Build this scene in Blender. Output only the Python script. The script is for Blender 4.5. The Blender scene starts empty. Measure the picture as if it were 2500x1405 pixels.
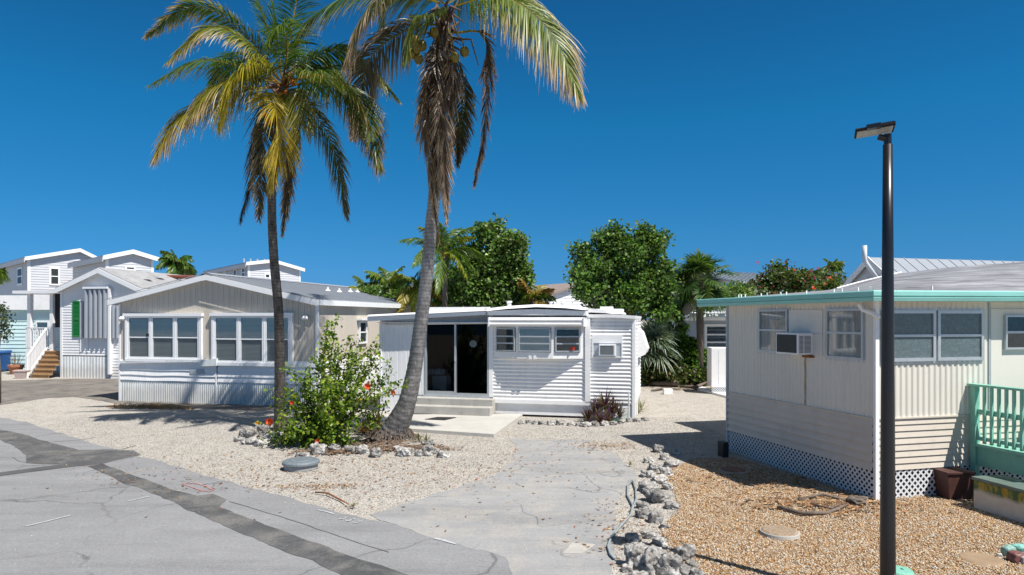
import bpy, math, random
import numpy as np
from mathutils import Vector, noise
C = bpy.context
col = C.scene.collection
R = math.radians
# ------------------------------------------------------------------ camera
H = 2.75; F = 1667.0; CX = 1250.0; HY = 778.0
cam_d = bpy.data.cameras.new("camera"); cam = bpy.data.objects.new("camera", cam_d); col.objects.link(cam)
cam.location = (0, 0, H); cam.rotation_euler = (R(90), 0, 0)
cam_d.sensor_width = 36; cam_d.lens = F/2500*36; cam_d.shift_y = (HY-702.5)/2500
cam_d.clip_start = .05; cam_d.clip_end = 3000
C.scene.camera = cam
# ------------------------------------------------------------------ light
SUN_EL = 58.0; SUN_AZ = (0.743, -0.669)          # horizontal direction towards the sun
w = bpy.data.worlds.new("World"); C.scene.world = w; w.use_nodes = True
nt = w.node_tree; bg = nt.nodes["Background"]
sky = nt.nodes.new("ShaderNodeTexSky"); sky.sky_type = 'NISHITA'; sky.sun_disc = False
sky.sun_elevation = R(SUN_EL); sky.sun_rotation = math.atan2(SUN_AZ[0], SUN_AZ[1])
sky.altitude = 0; sky.air_density = 1.0; sky.dust_density = 0.15; sky.ozone_density = 4.0
# deep blue within view, unseen overhead part brightened and warmed for ambient light: the sky model's colour filtered by height above the horizon
tc = nt.nodes.new("ShaderNodeTexCoord"); sp = nt.nodes.new("ShaderNodeSeparateXYZ"); nt.links.new(tc.outputs['Generated'], sp.inputs[0])
rp_ = nt.nodes.new("ShaderNodeValToRGB"); el = rp_.color_ramp.elements
stops = [(0.0, (.15, .46, 1.0)), (.047, (.15, .46, .95)), (.112, (.135, .53, .88)), (.276, (.075, .65, .93)), (.42, (.075, .57, .86)), (.62, (1.15, 1.0, .85)), (1.0, (1.5, 1.1, .8))]
while len(el) < len(stops): el.new(.5)
for i, (p, c) in enumerate(stops): el[i].position = p; el[i].color = (*c, 1)
nt.links.new(sp.outputs['Z'], rp_.inputs[0])
mx = nt.nodes.new("ShaderNodeMix"); mx.data_type = 'RGBA'; mx.blend_type = 'MULTIPLY'; mx.inputs[0].default_value = 1.0
nt.links.new(sky.outputs[0], mx.inputs[6]); nt.links.new(rp_.outputs[0], mx.inputs[7]); nt.links.new(mx.outputs[2], bg.inputs[0])
bg.inputs[1].default_value = 0.0712
sd = bpy.data.lights.new("sun", 'SUN'); sun = bpy.data.objects.new("sun", sd); col.objects.link(sun)
sd.energy = 5.0; sd.angle = R(0.5); sd.color = (1.0, .955, .89)
sv = Vector((SUN_AZ[0], SUN_AZ[1], math.tan(R(SUN_EL)))).normalized()
sun.rotation_euler = (-sv).to_track_quat('-Z', 'Y').to_euler(); sun.location = (20, -15, 40)
vs = C.scene.view_settings; vs.view_transform = 'Standard'; vs.look = 'None'; vs.exposure = 0.5; vs.gamma = 1.0
# ------------------------------------------------------------------ helpers
rng = np.random.default_rng(7); rnd = random.Random(11)
def P(px, py, d): return Vector(((px-CX)/F*d, d, H-(py-HY)/F*d))
def G(px, py, z=0.0):
    d = (H-z)*F/(py-HY); return Vector(((px-CX)/F*d, d, z))
class Frame:
    def __init__(s, o, deg):
        s.o = Vector((o[0], o[1], 0)); a = R(deg); s.a = a
        s.u = Vector((math.cos(a), math.sin(a), 0)); s.v = Vector((-math.sin(a), math.cos(a), 0))
    def ray(s, px, py): return Vector(((px-CX)/F, 1, -(py-HY)/F))
    def xz(s, px, py, y=0.0):          # point of the picture on the plane local y = const
        D = s.ray(px, py); c = Vector((0, 0, H)); t = (y + (s.o-c).dot(s.v))/D.dot(s.v); p = c+t*D
        return (p-s.o).dot(s.u), p.z
    def yz(s, px, py, x=0.0):
        D = s.ray(px, py); c = Vector((0, 0, H)); t = (x + (s.o-c).dot(s.u))/D.dot(s.u); p = c+t*D
        return (p-s.o).dot(s.v), p.z
    def loc(s, px, py, z=0.0):
        g = G(px, py, z)-s.o; return g.dot(s.u), g.dot(s.v)
    def world(s, x, y, z=0): return s.o+s.u*x+s.v*y+Vector((0, 0, z))
def tag(o, label=None, cat=None, group=None, kind=None):
    if label: o['label'] = label
    if cat: o['category'] = cat
    if group: o['group'] = group
    if kind: o['kind'] = kind
    return o
def empty(name, loc, deg=0.0, label=None, cat=None, group=None):
    o = bpy.data.objects.new(name, None); col.objects.link(o); o.location = loc; o.rotation_euler = (0, 0, R(deg)); o.empty_display_size = .2
    return tag(o, label, cat, group)
class MB:
    def __init__(s): s.v = []; s.f = []; s.c = None
    def add(s, vs, fs):
        n = len(s.v); s.v += [tuple(p) for p in vs]; s.f += [tuple(i+n for i in f) for f in fs]; return s
    def box(s, x0, x1, y0, y1, z0, z1):
        return s.hexa([(x0,y0,z0),(x1,y0,z0),(x1,y1,z0),(x0,y1,z0),(x0,y0,z1),(x1,y0,z1),(x1,y1,z1),(x0,y1,z1)])
    def hexa(s, p): return s.add(p, [(3,2,1,0),(4,5,6,7),(0,1,5,4),(1,2,6,5),(2,3,7,6),(3,0,4,7)])
    def quad(s, *p): return s.add(p, [(0,1,2,3)])
    def prism_y(s, xz, y0, y1):
        n = len(xz); vs = [(x, y0, z) for x, z in xz]+[(x, y1, z) for x, z in xz]
        return s.add(vs, [tuple(range(n)), tuple(range(2*n-1, n-1, -1))]+[((i+1) % n, i, i+n, (i+1) % n+n) for i in range(n)])
    def prism_x(s, yz, x0, x1):
        n = len(yz); vs = [(x0, y, z) for y, z in yz]+[(x1, y, z) for y, z in yz]
        return s.add(vs, [tuple(range(n-1, -1, -1)), tuple(range(n, 2*n))]+[(i, (i+1) % n, (i+1) % n+n, i+n) for i in range(n)])
    def prism_z(s, xy, z0, z1):
        n = len(xy); vs = [(x, y, z0) for x, y in xy]+[(x, y, z1) for x, y in xy]
        return s.add(vs, [tuple(range(n-1, -1, -1)), tuple(range(n, 2*n))]+[(i, (i+1) % n, (i+1) % n+n, i+n) for i in range(n)])
    def tube(s, pts, rad, n=8, cap=True):
        pts = [Vector(p) for p in pts]; m = len(pts)
        if not hasattr(rad, '__len__'): rad = [rad]*m
        b = len(s.v); ref = Vector((0.13, 0.2, 1)) if abs((pts[-1]-pts[0]).normalized().z) < .9 else Vector((1, .1, 0))
        for i, p in enumerate(pts):
            t = (pts[min(i+1, m-1)]-pts[max(i-1, 0)]).normalized(); a = t.cross(ref).normalized(); c = a.cross(t)
            for k in range(n):
                an = 2*math.pi*k/n; s.v.append(tuple(p+(a*math.cos(an)+c*math.sin(an))*rad[i]))
        for i in range(m-1):
            for k in range(n): s.f.append((b+i*n+k, b+i*n+(k+1) % n, b+(i+1)*n+(k+1) % n, b+(i+1)*n+k))
        if cap: s.f.append(tuple(b+k for k in range(n-1, -1, -1))); s.f.append(tuple(b+(m-1)*n+k for k in range(n)))
        return s
    def bar(s, a, b, w, h):                # a rectangular bar between two points
        a = Vector(a); b = Vector(b); t = (b-a).normalized(); up = Vector((0,0,1)) if abs(t.z) < .95 else Vector((0,1,0))
        sx = t.cross(up).normalized()*w/2; sz = sx.cross(t).normalized()*h/2
        return s.hexa([a-sx-sz, a+sx-sz, b+sx-sz, b-sx-sz, a-sx+sz, a+sx+sz, b+sx+sz, b-sx+sz])
    def build(s, name, m, parent=None, smooth=False, bevel=0, **kw):
        me = bpy.data.meshes.new(name); me.from_pydata(s.v, [], s.f); me.materials.append(m)
        if smooth: me.polygons.foreach_set('use_smooth', [True]*len(me.polygons))
        me.update(); o = bpy.data.objects.new(name, me); col.objects.link(o)
        if parent: o.parent = parent
        if bevel:
            b = o.modifiers.new("bevel", 'BEVEL'); b.width = bevel; b.segments = 2; b.limit_method = 'ANGLE'
        if kw: tag(o, kw.get('label'), kw.get('cat'), kw.get('group'), kw.get('kind'))
        return o
def npmesh(name, V, Fq, m, parent=None, colors=None, smooth=False, **kw):   # big numpy mesh, faces all of one size
    me = bpy.data.meshes.new(name); V = np.asarray(V, np.float32); Fq = np.asarray(Fq, np.int32); k = Fq.shape[1]
    me.vertices.add(len(V)); me.vertices.foreach_set('co', V.ravel()); me.loops.add(Fq.size); me.loops.foreach_set('vertex_index', Fq.ravel())
    me.polygons.add(len(Fq)); me.polygons.foreach_set('loop_start', np.arange(0, Fq.size, k, dtype=np.int32))
    if smooth: me.polygons.foreach_set('use_smooth', np.ones(len(Fq), bool))
    me.materials.append(m)
    if colors is not None:
        ca = me.color_attributes.new("leafcol", 'FLOAT_COLOR', 'POINT'); c4 = np.ones((len(V), 4), np.float32); c4[:, :3] = colors; ca.data.foreach_set('color', c4.ravel())
    me.update(calc_edges=True); me.validate(); o = bpy.data.objects.new(name, me); col.objects.link(o)
    if parent: o.parent = parent
    if kw: tag(o, kw.get('label'), kw.get('cat'), kw.get('group'), kw.get('kind'))
    return o
def copy_tree(o, parent=None):
    c = o.copy(); col.objects.link(c); c.parent = parent
    for ch in o.children: copy_tree(ch, c)
    return c
# ------------------------------------------------------------------ materials
class NT:
    def __init__(s, name):
        s.m = bpy.data.materials.new(name); s.m.use_nodes = True; s.t = s.m.node_tree; s.b = s.t.nodes["Principled BSDF"]; s.out = s.t.nodes["Material Output"]
        s.co = s.n("ShaderNodeTexCoord").outputs['Object']
    def n(s, ty, **kw):
        x = s.t.nodes.new(ty)
        for k, v in kw.items(): setattr(x, k, v)
        return x
    def l(s, a, b): s.t.links.new(a, b)
    def noise(s, scale, detail=4, rough=.55, vec=None, dist=0.0, stretch=None):
        x = s.n("ShaderNodeTexNoise"); x.inputs['Scale'].default_value = scale; x.inputs['Detail'].default_value = detail
        x.inputs['Roughness'].default_value = rough; x.inputs['Distortion'].default_value = dist; v = vec or s.co
        if stretch:
            mp = s.n("ShaderNodeMapping"); mp.inputs['Scale'].default_value = stretch; s.l(v, mp.inputs[0]); v = mp.outputs[0]
        s.l(v, x.inputs['Vector']); return x.outputs['Fac']
    def vor(s, scale, feature='F1', out='Distance', vec=None, rnd=1.0):
        x = s.n("ShaderNodeTexVoronoi"); x.feature = feature; x.inputs['Scale'].default_value = scale; x.inputs['Randomness'].default_value = rnd
        s.l(vec or s.co, x.inputs['Vector']); return x.outputs[out]
    def ramp(s, fac, stops, interp='LINEAR'):
        x = s.n("ShaderNodeValToRGB"); e = x.color_ramp.elements; x.color_ramp.interpolation = interp
        while len(e) < len(stops): e.new(.5)
        for i, (p, c) in enumerate(stops):
            e[i].position = p; c = (c, c, c) if not hasattr(c, '__len__') else c; e[i].color = (*c[:3], 1)
        s.l(fac, x.inputs[0]); return x.outputs[0]
    def mix(s, fac, a, b, mode='MIX'):
        x = s.n("ShaderNodeMix"); x.data_type = 'RGBA'; x.blend_type = mode
        for i, v in ((0, fac), (6, a), (7, b)):
            if isinstance(v, (int, float)): x.inputs[i].default_value = v if i == 0 else (v, v, v, 1)
            elif isinstance(v, tuple): x.inputs[i].default_value = (*v[:3], 1)
            else: s.l(v, x.inputs[i])
        return x.outputs[2]
    def math(s, op, a, b=0.0):
        x = s.n("ShaderNodeMath", operation=op)
        for i, v in ((0, a), (1, b)):
            if isinstance(v, (int, float)): x.inputs[i].default_value = v
            else: s.l(v, x.inputs[i])
        return x.outputs[0]
    def bump(s, h, strength=.4, dist=.02):
        x = s.n("ShaderNodeBump"); x.inputs['Strength'].default_value = strength; x.inputs['Distance'].default_value = dist
        s.l(h, x.inputs['Height']); s.l(x.outputs[0], s.b.inputs['Normal'])
    def col(s, c):
        if isinstance(c, tuple): s.b.inputs['Base Color'].default_value = (*c[:3], 1)
        else: s.l(c, s.b.inputs['Base Color'])
    def rough(s, r, spec=.5, metal=0.0): s.b.inputs['Roughness'].default_value = r; s.b.inputs['Specular IOR Level'].default_value = spec; s.b.inputs['Metallic'].default_value = metal
def sc(c, k): return tuple(x*k for x in c)
def paint(name, c, rough=.5, var=.1, scale=3.0, dirt=None, damt=.35, streak=False, bump=0.0, metal=0.0, spec=.4, splash=0.0):
    t = NT(name); n1 = t.noise(scale, 5, .6, stretch=(1, 1, .25) if streak else None)
    base = t.ramp(n1, [(.3, sc(c, 1-var)), (.7, sc(c, 1+var*.3))])
    if dirt:
        n2 = t.noise(scale*2.3, 7, .7, stretch=(2.5, 2.5, .3) if streak else None)
        base = t.mix(t.math('MULTIPLY', t.ramp(n2, [(.52, 0.0), (.75, 1.0)]), damt), base, dirt)
    if splash:                                  # mud thrown up by rain along the foot of the wall
        sz = t.n("ShaderNodeSeparateXYZ"); t.l(t.co, sz.inputs[0]); hz = t.math('ADD', sz.outputs['Z'], t.math('MULTIPLY', t.noise(3, 6, .7), -.7))
        base = t.mix(t.math('MULTIPLY', t.ramp(hz, [(0.0, 1.0), (.35, 0.0)]), splash), base, (.33, .29, .24))
    t.col(base); t.rough(rough, spec, metal)
    if bump: t.bump(t.noise(scale*12, 4), bump, .01)
    return t.m
def foliage(name, hue_var=.35, trans=.35, rough=.45, spec=.35):    # colour comes from the leaves' own attribute
    t = NT(name); a = t.n("ShaderNodeAttribute"); a.attribute_name = "leafcol"; g = t.n("ShaderNodeNewGeometry")
    v = t.ramp(g.outputs['Random Per Island'], [(0, 1-hue_var), (1, 1+hue_var)])
    c = t.mix(1.0, a.outputs['Color'], v, 'MULTIPLY'); t.col(c); t.rough(rough, spec)
    tr = t.n("ShaderNodeBsdfTranslucent"); t.l(t.mix(1.0, c, (1.25, 1.25, .6), 'MULTIPLY'), tr.inputs[0])
    ms = t.n("ShaderNodeMixShader"); ms.inputs[0].default_value = trans; t.l(t.b.outputs[0], ms.inputs[1]); t.l(tr.outputs[0], ms.inputs[2]); t.l(ms.outputs[0], t.out.inputs[0])
    return t.m
def glass(name, tint=(.25, .3, .3), k=.6, rough=.03):       # a pane one looks through, darkened by its tint
    t = NT(name); t.t.nodes.remove(t.b)
    tr = t.n("ShaderNodeBsdfTransparent"); tr.inputs[0].default_value = (*tint, 1); gl = t.n("ShaderNodeBsdfGlossy"); gl.inputs['Roughness'].default_value = rough
    fr = t.n("ShaderNodeFresnel"); fr.inputs[0].default_value = 1.5; ms = t.n("ShaderNodeMixShader")
    t.l(t.math('ADD', t.math('MULTIPLY', fr.outputs[0], k*1.6), .004), ms.inputs[0]); t.l(tr.outputs[0], ms.inputs[1]); t.l(gl.outputs[0], ms.inputs[2]); t.l(ms.outputs[0], t.out.inputs[0]); return t.m
M = {}
M['white'] = paint('white_paint', (.82, .82, .82), .45, .06, 2, (.42, .40, .36), .22)
M['white_clean'] = paint('white_vinyl', (.80, .81, .82), .35, .04, 2)
M['white_side'] = paint('white_siding', (.80, .80, .80), .45, .06, 1.5, (.42, .39, .35), .30, True, splash=.35)
M['white_dirty'] = paint('weathered_white_skirt', (.70, .73, .73), .6, .1, 3, (.25, .26, .24), .6, True, splash=.4)
M['beige'] = paint('beige_siding', (.55, .50, .43), .55, .06, 1.2, (.33, .29, .24), .25, True)
M['beige_dark'] = paint('warm_beige_laps', (.61, .545, .465), .6, .08, 1.5, (.30, .26, .22), .3)
M['cream'] = paint('cream_metal_siding', (.68, .65, .575), .5, .05, 1.0, (.45, .42, .36), .25, True)
M['greymetal'] = paint('grey_metal_roof', (.30, .32, .35), .5, .06, 1.5, (.2, .21, .22), .3)
M['lightmetal'] = paint('pale_metal_roof', (.29, .32, .355), .42, .06, 2, (.28, .29, .31), .3)
M['alu'] = paint('aluminium', (.52, .55, .57), .38, .08, 6, (.3, .3, .3), .4, metal=.5)
M['alu_dull'] = paint('dull_grey_frame', (.40, .44, .47), .5, .1, 6, (.22, .22, .22), .4)
M['shutter'] = paint('corrugated_storm_panel', (.38, .41, .45), .45, .12, 4, (.25, .25, .25), .35, True, metal=.3)
M['aqua'] = paint('aqua_paint', (.25, .56, .51), .5, .1, 2, (.20, .36, .33), .45)
M['mint'] = paint('mint_paint', (.20, .47, .37), .6, .14, 3, (.11, .27, .21), .6, bump=.1)
M['green'] = paint('green_shutter', (.015, .20, .045), .5, .1, 4)
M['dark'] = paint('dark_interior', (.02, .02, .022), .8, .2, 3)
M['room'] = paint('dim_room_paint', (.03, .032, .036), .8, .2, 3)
M['blind'] = paint('blind_slats', (.78, .80, .79), .6, .05, 3)
M['panelboard'] = paint('painted_board', (.66, .65, .61), .55, .05, 2, (.45, .40, .33), .25)
M['curtain'] = paint('grey_lace_curtain', (.15, .165, .17), .9, .3, 7)
M['curtain_red'] = paint('mauve_curtain', (.10, .065, .07), .9, .3, 5, streak=True)
M['glass'] = glass('window_glass', (.86, .95, .95), .9)
M['glass_screen'] = glass('screened_glass', (.52, .56, .57), .35)
M['glass_side'] = glass('side_glass', (.6, .62, .62), .12)
M['glass_dark'] = glass('dark_door_glass', (.34, .38, .42), .16, .02)
M['frost'] = paint('frosted_pane', (.10, .14, .15), .25, .3, 22, (.28, .36, .36), .6, spec=.6)
M['screen'] = paint('insect_screen', (.06, .075, .08), .5, .2, 30)
M['black'] = paint('black_enamel', (.012, .012, .015), .33, .2, 3, spec=.5)
M['blackplastic'] = paint('black_plastic', (.02, .021, .022), .5, .2, 8)
M['concrete'] = paint('pale_concrete_slab', (.47, .455, .42), .85, .12, 1.3, (.30, .28, .25), .5, bump=.15)
M['step'] = paint('stained_concrete_step', (.43, .415, .38), .9, .22, 1.6, (.20, .19, .17), .7, bump=.2)
M['wood'] = paint('tan_deck_wood', (.36, .22, .105), .7, .2, 6, (.16, .09, .05), .5)
M['driftwood'] = paint('grey_brown_log', (.16, .125, .10), .9, .35, 6, (.30, .26, .22), .6, bump=.6)
M['lattice'] = paint('white_lattice', (.68, .70, .73), .5, .08, 4)
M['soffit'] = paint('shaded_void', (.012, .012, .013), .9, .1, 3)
M['rust'] = paint('rust', (.25, .10, .035), .8, .3, 12)
M['terracotta'] = paint('terracotta', (.42, .17, .09), .8, .2, 8)
M['pinkstone'] = paint('pinkish_cast_stone', (.50, .40, .37), .9, .2, 20, (.2, .16, .15), .6)
M['blue'] = paint('blue_plastic', (.008, .07, .24), .4, .1, 4)
M['darkbin'] = paint('dark_green_bin', (.02, .028, .026), .5, .1, 4)
M['red'] = paint('red_enamel', (.62, .04, .02), .35, .05, 4)
M['roadmark'] = paint('white_road_paint', (.46, .48, .49), .85, .2, 14, (.28, .285, .29), 1.0)
M['roadred'] = paint('red_spray_paint', (.42, .20, .20), .85, .2, 14, (.33, .33, .34), .9)
M['aquaside'] = paint('pale_aqua_siding', (.55, .72, .72), .5, .04, 2)
M['blueside'] = paint('blue_grey_siding', (.33, .40, .46), .55, .08, 2)
M['greyside'] = paint('light_grey_siding', (.56, .57, .60), .5, .05, 1)
M['steel'] = paint('weathered_white_steel', (.62, .63, .64), .6, .1, 3, (.35, .33, .31), .3)
M['orange'] = paint('orange_fruit', (.50, .13, .02), .45, .3, 14)
M['coco'] = paint('green_gold_husk', (.20, .15, .015), .4, .4, 7, (.10, .045, .01), .6)
M['hose'] = paint('grey_hose', (.27, .31, .32), .5, .15, 10)
M['greenhose'] = paint('green_hose', (.05, .30, .22), .5, .15, 10)
M['leaf'] = foliage('tree_leaves'); M['palmleaf'] = foliage('palm_leaflets', .25, .38, .42, .45); M['litterleaf'] = foliage('dry_litter', .45, .05, .9, .1)
# ------------------------------------------------------------------ ground, road, drives (the setting)
def mat_gravel():
    t = NT('coral_gravel'); big = t.noise(.35, 5, .6); mid = t.noise(2.2, 6, .65); v = t.vor(38, out='Color'); bw = t.n("ShaderNodeRGBToBW"); t.l(v, bw.inputs[0])
    base = t.ramp(mid, [(.25, (.36, .325, .28)), (.5, (.44, .408, .362)), (.8, (.49, .465, .425))])
    base = t.mix(t.ramp(big, [(.5, 0.0), (.72, .55)]), base, (0.353, 0.346, 0.336))
    base = t.mix(1.0, base, t.ramp(bw.outputs[0], [(.15, .62), (.5, .98), (.85, 1.12)]), 'MULTIPLY')
    sp = t.vor(9, out='Distance'); sp2 = t.noise(3.1, 3)
    base = t.mix(t.math('MULTIPLY', t.ramp(sp, [(.05, 1.0), (.12, 0.0)]), t.ramp(sp2, [(.5, 0.0), (.6, .8)])), base, (0.133, 0.090, 0.055))
    base = t.mix(t.math('MULTIPLY', t.ramp(t.noise(1.1, 8, .7), [(.58, 0.0), (.75, 1.0)]), .35), base, (0.265, 0.203, 0.140))
    t.col(base); t.rough(.95, .1); h = t.mix(.5, t.vor(38), t.noise(60, 3)); t.bump(h, .9, .03); return t.m
def mat_asphalt(name, c0, c1, patchc=None, cracks=True, grit=.10, crackscale=.33, light=None):
    t = NT(name); a = t.noise(.45, 6, .6); b = t.noise(1.6, 8, .7); base = t.ramp(a, [(.3, c0), (.7, c1)])
    if light: base = t.mix(t.math('MULTIPLY', t.ramp(b, [(.5, 0.0), (.78, 1.0)]), .6), base, light)
    if patchc: base = t.mix(t.math('MULTIPLY', t.ramp(t.noise(1.4, 8, .74, dist=.4), [(.46, 0.0), (.60, 1.0)]), .8), base, patchc)
    if cracks:                                  # wear and stains drawn out along the direction of travel
        mp = t.n("ShaderNodeMapping"); mp.inputs['Rotation'].default_value = (0, 0, R(35)); mp.inputs['Scale'].default_value = (.25, 1.6, 1); t.l(t.co, mp.inputs[0]); wn = t.noise(1.0, 7, .68, vec=mp.outputs[0])
        base = t.mix(1.0, base, t.ramp(wn, [(.30, .80), (.5, 1.0), (.7, 1.10)]), 'MULTIPLY'); st_ = t.noise(4.5, 6, .7); base = t.mix(t.math('MULTIPLY', t.ramp(st_, [(.60, 0.0), (.72, 1.0)]), .35), base, (.13, .125, .12))
    g = t.noise(130, 2, .6); base = t.mix(1.0, base, t.ramp(g, [(.25, 1-2.2*grit), (.75, 1+1.6*grit)]), 'MULTIPLY')
    g2 = t.noise(26, 3, .7); base = t.mix(1.0, base, t.ramp(g2, [(.3, 1-grit), (.7, 1+grit*.6)]), 'MULTIPLY')
    if cracks:
        d = t.n("ShaderNodeTexNoise"); d.inputs['Scale'].default_value = 1.3; d.inputs['Detail'].default_value = 6; t.l(t.co, d.inputs['Vector'])
        vm = t.n("ShaderNodeVectorMath"); vm.operation = 'MULTIPLY_ADD'; t.l(d.outputs['Color'], vm.inputs[0]); vm.inputs[1].default_value = (0.702, 0.702, 0.702); t.l(t.co, vm.inputs[2])
        e = t.vor(crackscale, 'DISTANCE_TO_EDGE', vec=vm.outputs[0])
        m = t.math('MULTIPLY', t.ramp(e, [(0.0, 1.0), (.004, .55), (.010, 0.0)]), t.ramp(t.noise(.5, 3), [(.42, 0.0), (.55, .7)])); base = t.mix(m, base, (0.078, 0.078, 0.078))
    t.col(base); t.rough(.92, .15); t.bump(g, .35, .006); return t.m
M['gravel'] = mat_gravel()
M['road'] = mat_asphalt('sunbleached_asphalt', (0.222, 0.224, 0.231), (0.261, 0.263, 0.268), light=(0.300, 0.303, 0.313), grit=.14)
M['patch'] = mat_asphalt('dark_trench_patch', (0.065, 0.067, 0.070), (0.117, 0.118, 0.120), patchc=(0.184, 0.177, 0.166), cracks=False, grit=.20)
M['drive'] = mat_asphalt('pale_drive_concrete', (0.265, 0.268, 0.273), (0.322, 0.322, 0.322), patchc=(0.357, 0.339, 0.313), crackscale=.55)
M['drive2'] = mat_asphalt('brown_grey_drive', (0.170, 0.153, 0.136), (0.244, 0.221, 0.193), patchc=(0.109, 0.102, 0.098), cracks=False)
M['seam'] = mat_asphalt('tar_seam', (0.078, 0.078, 0.082), (0.156, 0.156, 0.156), cracks=False)
def mat_river(island):
    t = NT('river_pebbles' if island else 'river_gravel_bed')
    if island:
        g = t.n("ShaderNodeNewGeometry"); f = g.outputs['Random Per Island']
        c = t.ramp(f, [(0, (0.140, 0.070, 0.028)), (.15, (0.372, 0.186, 0.065)), (.4, (0.484, 0.288, 0.130)), (.6, (0.521, 0.391, 0.233)), (.8, (0.558, 0.484, 0.372)), (1, (0.632, 0.605, 0.558))])
        c = t.mix(.5, c, t.ramp(t.noise(35, 3), [(.3, .45), (.7, 1.0)]), 'MULTIPLY'); t.col(c); t.rough(.7, .3)
    else:
        v = t.vor(34, out='Color'); bw = t.n("ShaderNodeRGBToBW"); t.l(v, bw.inputs[0])
        c = t.ramp(bw.outputs[0], [(.1, (0.101, 0.058, 0.033)), (.35, (0.275, 0.160, 0.080)), (.55, (0.378, 0.275, 0.174)), (.9, (0.450, 0.399, 0.334))])
        c = t.mix(t.ramp(t.noise(.8, 4), [(.5, 0.0), (.75, .5)]), c, (0.234, 0.172, 0.117)); t.col(c); t.rough(.9, .2); t.bump(t.vor(34), 1.0, .03)
    return t.m
M['river'] = mat_river(False); M['riverstone'] = mat_river(True)
def mat_stonechip():
    t = NT('coral_chips'); g = t.n("ShaderNodeNewGeometry")
    t.col(t.ramp(g.outputs['Random Per Island'], [(0, (0.185, 0.151, 0.122)), (.2, (0.361, 0.336, 0.298)), (.6, (0.445, 0.428, 0.403)), (1, (0.538, 0.529, 0.512))])); t.rough(.95, .1); return t.m
M['chip'] = mat_stonechip()
def sheet(name, pts, z, m, jag=0.0, step=.15, seed=0, px=True, thick=0.0, **kw):
    g = [G(*p) if px else Vector((p[0], p[1], 0)) for p in pts]; out = []
    for i, a in enumerate(g):
        b = g[(i+1) % len(g)]; n = max(1, min(400, int((b-a).length/step))) if jag else 1
        nr = Vector((-(b-a).y, (b-a).x, 0)).normalized()
        for k in range(n):
            p = a.lerp(b, k/n); q = p*1.7+Vector((seed*3.1, 0, 0))
            if jag: p = p+nr*jag*(noise.noise(q)*1.2+noise.noise(q*4.3)*.7+noise.noise(q*13)*.4)
            out.append((p.x, p.y))
    b = MB()
    if thick: b.prism_z(out, z, z+thick)
    else: b.add([(x, y, z) for x, y in out], [tuple(range(len(out)))])
    o = b.build(name, m, **kw)
    if o.data.polygons[0].normal.z < 0 and not thick: o.data.flip_normals()
    return o
g0 = MB()
g0.add([(-600, -60, 0), (600, -60, 0), (600, 1200, 0), (-600, 1200, 0)], [(0, 1, 2, 3)]); g0.build('ground', M['gravel'], kind='structure')
ROAD = [(-900, 1010), (-200, 1012), (0, 1020), (60, 1030), (150, 1058), (250, 1090), (340, 1113), (420, 1137), (500, 1162), (620, 1192), (700, 1214), (800, 1243), (900, 1270), (1000, 1292), (1130, 1322), (1240, 1352), (1370, 1405), (1500, 1500), (1700, 1800), (1700, 3200), (-6000, 3200), (-5000, 1200)]
sheet('road', ROAD, .004, M['road'], .07, kind='structure', seed=1)
DRIVE = [(1245, 1072), (1300, 1074), (1440, 1074), (1452, 1092), (1500, 1112), (1540, 1140), (1560, 1175), (1520, 1200), (1500, 1260), (1500, 1330), (1495, 1420), (1490, 1560), (1300, 1480), (1240, 1362), (1130, 1332), (1020, 1302), (940, 1278), (905, 1258), (960, 1240), (1040, 1214), (1120, 1190), (1200, 1165), (1250, 1130), (1262, 1098)]
sheet('driveway', DRIVE, .006, M['drive'], .07, kind='structure', seed=2)
DRV2 = [(-500, 935), (-100, 930), (0, 930), (80, 928), (150, 925), (320, 925), (320, 960), (300, 990), (240, 978), (180, 970), (120, 972), (0, 990), (-200, 1000), (-600, 1010)]
sheet('side_driveway', DRV2, .004, M['drive2'], .05, kind='structure', seed=3)
sheet('house_apron', [(285, 975), (720, 988), (760, 1000), (600, 1003), (420, 994), (280, 986)], .0045, M['drive2'], .06, kind='structure', seed=9)
STRIP = [(215, 1140), (250, 1131), (262, 1138), (330, 1165), (430, 1198), (480, 1212), (520, 1207), (556, 1222), (538, 1238), (620, 1272), (700, 1300), (780, 1330), (860, 1360), (1000, 1408), (1120, 1450), (1500, 1600), (1350, 1700), (1100, 1520), (850, 1412), (760, 1371), (680, 1340), (600, 1308), (500, 1262), (380, 1209), (300, 1178), (240, 1152)]
sheet('trench_patch', STRIP, .008, M['patch'], .035, kind='structure', seed=4)
sheet('asphalt_patch', [(-200, 1030), (0, 1049), (60, 1062), (120, 1080), (190, 1100), (330, 1101), (345, 1112), (300, 1120), (200, 1128), (130, 1136), (60, 1132), (66, 1118), (40, 1090), (0, 1075), (-200, 1066)], .008, M['patch'], .05, kind='structure', seed=5)
sheet('road_band', [(-300, 1200), (-300, 1165), (0, 1155), (140, 1136), (340, 1112), (250, 1133), (150, 1144), (0, 1164)], .0095, M['seam'], .02, kind='structure', seed=6)
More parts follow.
